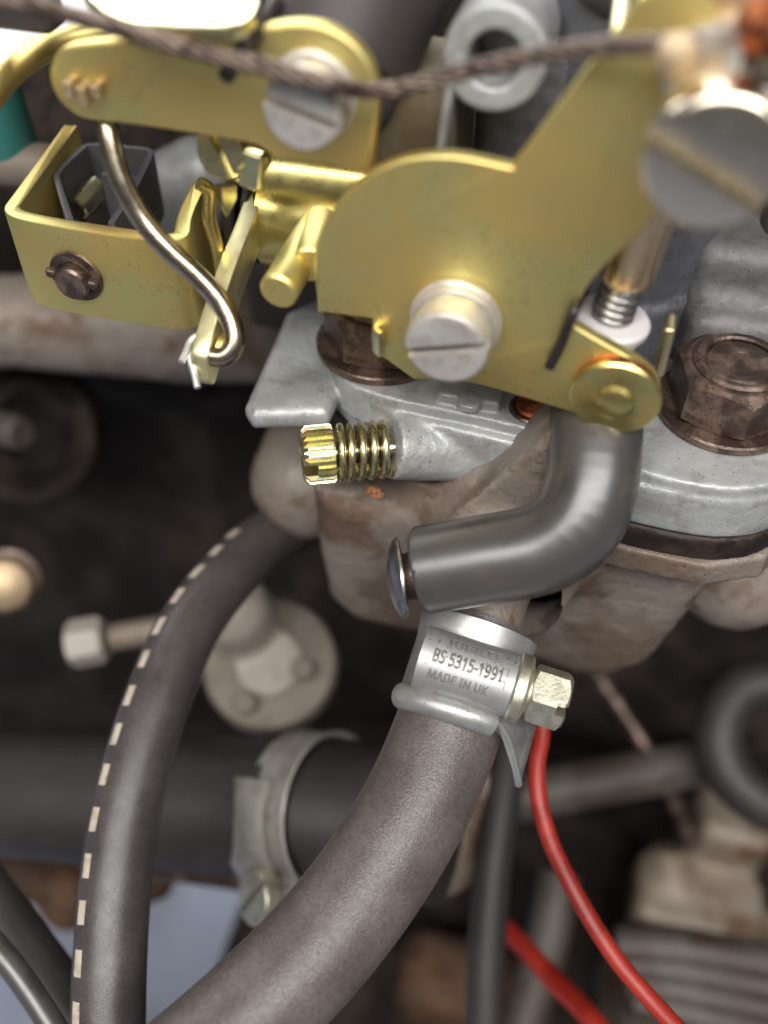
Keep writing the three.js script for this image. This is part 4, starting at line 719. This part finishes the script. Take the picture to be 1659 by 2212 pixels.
{ // pipes and caps at the left edge
  single('pink_pipe', 'blurred pinkish brown pipe entering from the left edge behind the U bracket', 'pipe', tube([at(-90, 352, 150), at(60, 356, 148), at(200, 380, 146)], 3.4, { seg: 40, sides: 24 }), M.castPale, null);
  const c = at(-14, 205, 140), t = thing('teal_cap', 'blurred teal green plastic cap at the left picture edge', 'cap', c); part('cap', lathed(c, V(0.1, 1, 0.2), [[0, -12], [4.0, -12], [4.0, 2], [3.6, 3.4], [2.2, 4.2], [0, 4.4]]), M.teal, t); part('skirt', lathed(c, V(0.1, 1, 0.2), [[4.1, -12], [4.6, -12], [4.6, -10], [4.1, -9.6]]), M.teal, t);
  single('white_hose', 'blurred white plastic tube at the left edge beside the U bracket', 'tube', tube([at(-80, 470, 250), at(-14, 560, 246), at(14, 640, 244), at(10, 720, 246)], 4.6, { seg: 50, sides: 24 }), M.white, null);
  single('green_wire', 'thin blurred green wire beside the white tube', 'wire', tube([at(-30, 560, 230), at(20, 630, 230), at(64, 715, 232)], 1.2, { seg: 40, sides: 12 }), M.teal, null);
  single('black_hose', 'black hose with a shiny edge in the lower left corner', 'hose', tube([at(-80, 1860, 150), at(30, 2010, 146), at(110, 2120, 142), at(210, 2260, 138)], 3.9, { seg: 70, sides: 32 }), M.rubberDark, null);
  single('black_cable', 'slim black cable alongside the black hose in the lower left corner', 'cable', tube([at(-60, 1990, 132), at(20, 2080, 131), at(90, 2180, 130), at(140, 2260, 129)], 1.7, { seg: 60, sides: 24 }), M.rubberSmooth, null);
  single('brown_pipe', 'brownish steel pipe running under the broad dark hose', 'pipe', tube([at(300, 1862, 196), at(450, 1878, 192), at(620, 1905, 188), at(760, 1935, 185)], 3.2, { seg: 60, sides: 24 }), M.rust, null);
  const m = at(110, 1880, 215); castThing('oily_bracket', 'oily brown bracket below the broad hose at the lower left', 'bracket', m, (p) => sd.u(sd.capsule(p, at(-80, 1850, 215), at(190, 1930, 212), 5), sd.capsule(p, at(150, 1960, 212), at(330, 1900, 214), 4.5), 5) + 0.8 * n3(p, 0.2), ...around(m, 45), 1.6, M.brownDirt);
}
{ // top left: bright brass sheet and curved lip
  const y = 47, P = (px, py) => { const p = onY(px, py, y); return [p.x, p.z]; };
  const t = thing('brass_sheet', 'bright out of focus brass sheet along the top left edge', 'sheet', onY(300, 20, y));
  const s = [P(150, -60), P(556, -60), P(548, 58), P(400, 62), P(240, 46)].map(([x, z]) => new THREE.Vector2(x, -z)), g = new THREE.ExtrudeGeometry(new THREE.Shape(chaikin(s, 2)), { depth: 1, bevelEnabled: true, bevelThickness: 0.3, bevelSize: 0.3, bevelSegments: 2 }); g.rotateX(-Math.PI / 2); g.translate(0, y - 1, 0); part('sheet', creased(g, 40), M.zincPale, t);
  const yl = 36, lp = [[-60, 270], [-10, 196], [40, 140], [105, 98], [200, 72], [320, 60]], L = thing('brass_lip', 'curved brass lip sweeping down at the left edge above the choke lever', 'lip', onY(60, 120, yl));
  part('lip', tube(lp.map(([x, z]) => onY(x, z, yl)), 1.25, { seg: 60, sides: 16 }), M.zinc, L);
  part('skirt', tube(lp.map(([x, z]) => onY(x, z + 14, yl - 1.6)), 1.1, { seg: 60, sides: 16 }), M.zinc, L);
  const tp = [...lp.map(([x, z]) => onY(x, z, yl)), onY(320, -80, yl), onY(-60, -80, yl)].map((p) => new THREE.Vector2(p.x, -p.z)), tr = new THREE.ExtrudeGeometry(new THREE.Shape(tp), { depth: 0.8, bevelEnabled: false }); tr.rotateX(-Math.PI / 2); tr.translate(0, yl - 0.4, 0);
  part('tray', creased(tr, 40), M.white, L, 'bright white tray inside the brass lip');
  const bx = at(40, 20, 104); single('black_fitting', 'small blurred black fitting in the upper left corner', 'fitting', roundBox(bx, 9, 3.4, 4, 0.8), M.plastic, null);
}
{ // choke housing behind the choke screw
  const c = onZ(690, 190, -13), t = thing('choke_housing', 'dark round choke housing with a black seal ring behind the choke lever', 'housing', c);
  part('seal_ring', lathed(c.clone().add(V(0.3, 0.8, 0)), V(0.08, 0.3, 1).normalize().negate(), [[4, 0], [7.2, 0], [7.6, 0.4], [7.6, 2.0], [7.2, 2.4], [4, 2.4]], 64), M.rubberDark, t);
  part('case', rod(onZ(708, 160, -15), onZ(708, 160, -15).add(V(4, 13, -13)), 8.2, 8.6, 0.8, 64), M.plastic, t);
}
{ // dark tube with a grey ring at the right edge
  const c = at(1652, 598, 122), d = V(-0.1, -0.5, 0.85).normalize(), t = thing('grey_nozzle', 'grey ringed tube end at the right picture edge above the nut', 'tube', c);
  part('ring', lathed(c.clone().addScaledVector(d, -2), d, [[1.3, 0], [2.3, 0], [2.5, 0.2], [2.5, 2], [2.3, 2.3], [1.5, 2.3], [1.3, 2]], 40), M.greyPlastic, t);
  part('tube', rod(c.clone().addScaledVector(d, -16), c.clone().addScaledVector(d, -1.2), 2.6, 2.45), M.plastic, t);
  const k = at(1680, 470, 132); part('cover', sdfMesh((p) => sd.box(p, k, V(7, 9, 7), 2.5), ...around(k, 12), 0.8), M.plastic, t);
}
{ // lower right: pale castings, grey ribs, ring hose
  const c = at(1545, 1850, 240); castThing('distributor_casting', 'blurred beige stepped casting at the lower right', 'casting', c, (p) => { let d = sd.box(p, at(1560, 1810, 246), V(9, 16, 9), 4); d = sd.u(d, sd.box(p, at(1500, 1960, 238), V(15, 7, 9), 3), 3); d = sd.u(d, sd.cyl(p, at(1450, 1830, 238), at(1450, 1960, 238), 4.5, 5.5, 1), 3); d = sd.u(d, sd.box(p, at(1560, 2040, 235), V(16, 6, 9), 2), 3); return d + 0.5 * n3(p, 0.15); }, ...around(c, 46), 1.6, M.castPale);
  const g = at(1540, 2080, 225), t = thing('alternator', 'blurred grey ribbed casting below the beige casting at the lower right', 'alternator', g);
  for (let i = 0; i < 4; i++) part('rib', tube([at(1330 + i * 12, 2040 + i * 40, 226), at(1480, 2050 + i * 44, 224), at(1700, 2090 + i * 48, 220)], 4.2, { seg: 40, sides: 20 }), M.castGrey, t);
  part('case', sdfMesh((p) => sd.capsule(p, at(1480, 2150, 246), at(1780, 2200, 240), 22) + 0.5 * n3(p, 0.15), ...around(at(1620, 2180, 243), 62), 2.2), M.castGrey, t);
  single('ring_hose', 'dark curved hose loop at the right edge behind the red wire', 'hose', tube([at(1720, 1470, 210), at(1600, 1490, 210), at(1556, 1570, 208), at(1570, 1660, 206), at(1640, 1730, 204), at(1720, 1760, 204)], 5.2, { seg: 80, sides: 28 }), M.rubberDark, null);
  single('grey_bracket', 'blurred grey brown bar behind the red wire', 'bar', rod(at(1100, 1725, 212), at(1600, 1630, 222), 5.2, 5.2, 1.2), M.castGrey, null);
  single('dark_pipe', 'dark upright pipe between thick hose and red wire', 'pipe', tube([at(1110, 1560, 170), at(1085, 1720, 170), at(1062, 1900, 168), at(1050, 2080, 166), at(1046, 2300, 164)], 3.2, { seg: 80, sides: 28 }), M.rubberDark.clone(), null);
  single('pink_rod', 'slim blurred pinkish rod slanting down at the right', 'rod', tube([at(1250, 1400, 225), at(1340, 1530, 220), at(1420, 1660, 218), at(1500, 1830, 226)], 1.6, { seg: 40, sides: 16 }), M.rust, null);
  const w = at(1010, 1760, 178); castThing('pump_flange', 'pinkish beige cast flange edge just right of the thick hose', 'casting', w, (p) => sd.u(sd.capsule(p, at(1058, 1690, 174), at(965, 1850, 178), 5.6), sd.capsule(p, at(950, 1850, 178), at(840, 1860, 180), 6), 4) + 0.2 * n3(p, 0.3), ...around(w, 26), 1, M.castPale);
  single('grey_rod', 'grey pipe slanting through the lower right behind the red wires', 'pipe', tube([at(1210, 1880, 235), at(1180, 2040, 232), at(1120, 2260, 228)], 5, { seg: 40, sides: 20 }), M.castGrey, null);
  const bm = at(1000, 2130, 250); castThing('brown_mount', 'oily brown mount at the bottom edge beside the thick hose', 'mount', bm, (p) => sd.box(p, bm, V(16, 10, 10), 5) + 0.8 * n3(p, 0.15), ...around(bm, 26), 1.6, M.brownDirt);
}
{ single('added_pale_tube', 'added white tube for a bright bluish patch at the right edge behind the flange', 'pipe', tube([at(1720, 1020, 178), at(1662, 1100, 180), at(1640, 1200, 184), at(1660, 1300, 188)], 3.4, { seg: 40, sides: 24 }), M.white, null); }  // white tube added to give a bright bluish patch, not an actual pipe
{ const k = at(385, 405, 150); castThing('pale_casting', 'pale blurred grey casting seen through the gap right of the grey clip', 'casting', k, (p) => sd.u(sd.capsule(p, at(330, 420, 152), at(430, 380, 150), 5.5), sd.capsule(p, at(430, 380, 150), at(420, 520, 152), 4), 4) + 0.1 * n3(p, 0.5), ...around(k, 18), 0.8, M.alloy); }
renderer.render(scene, camera);
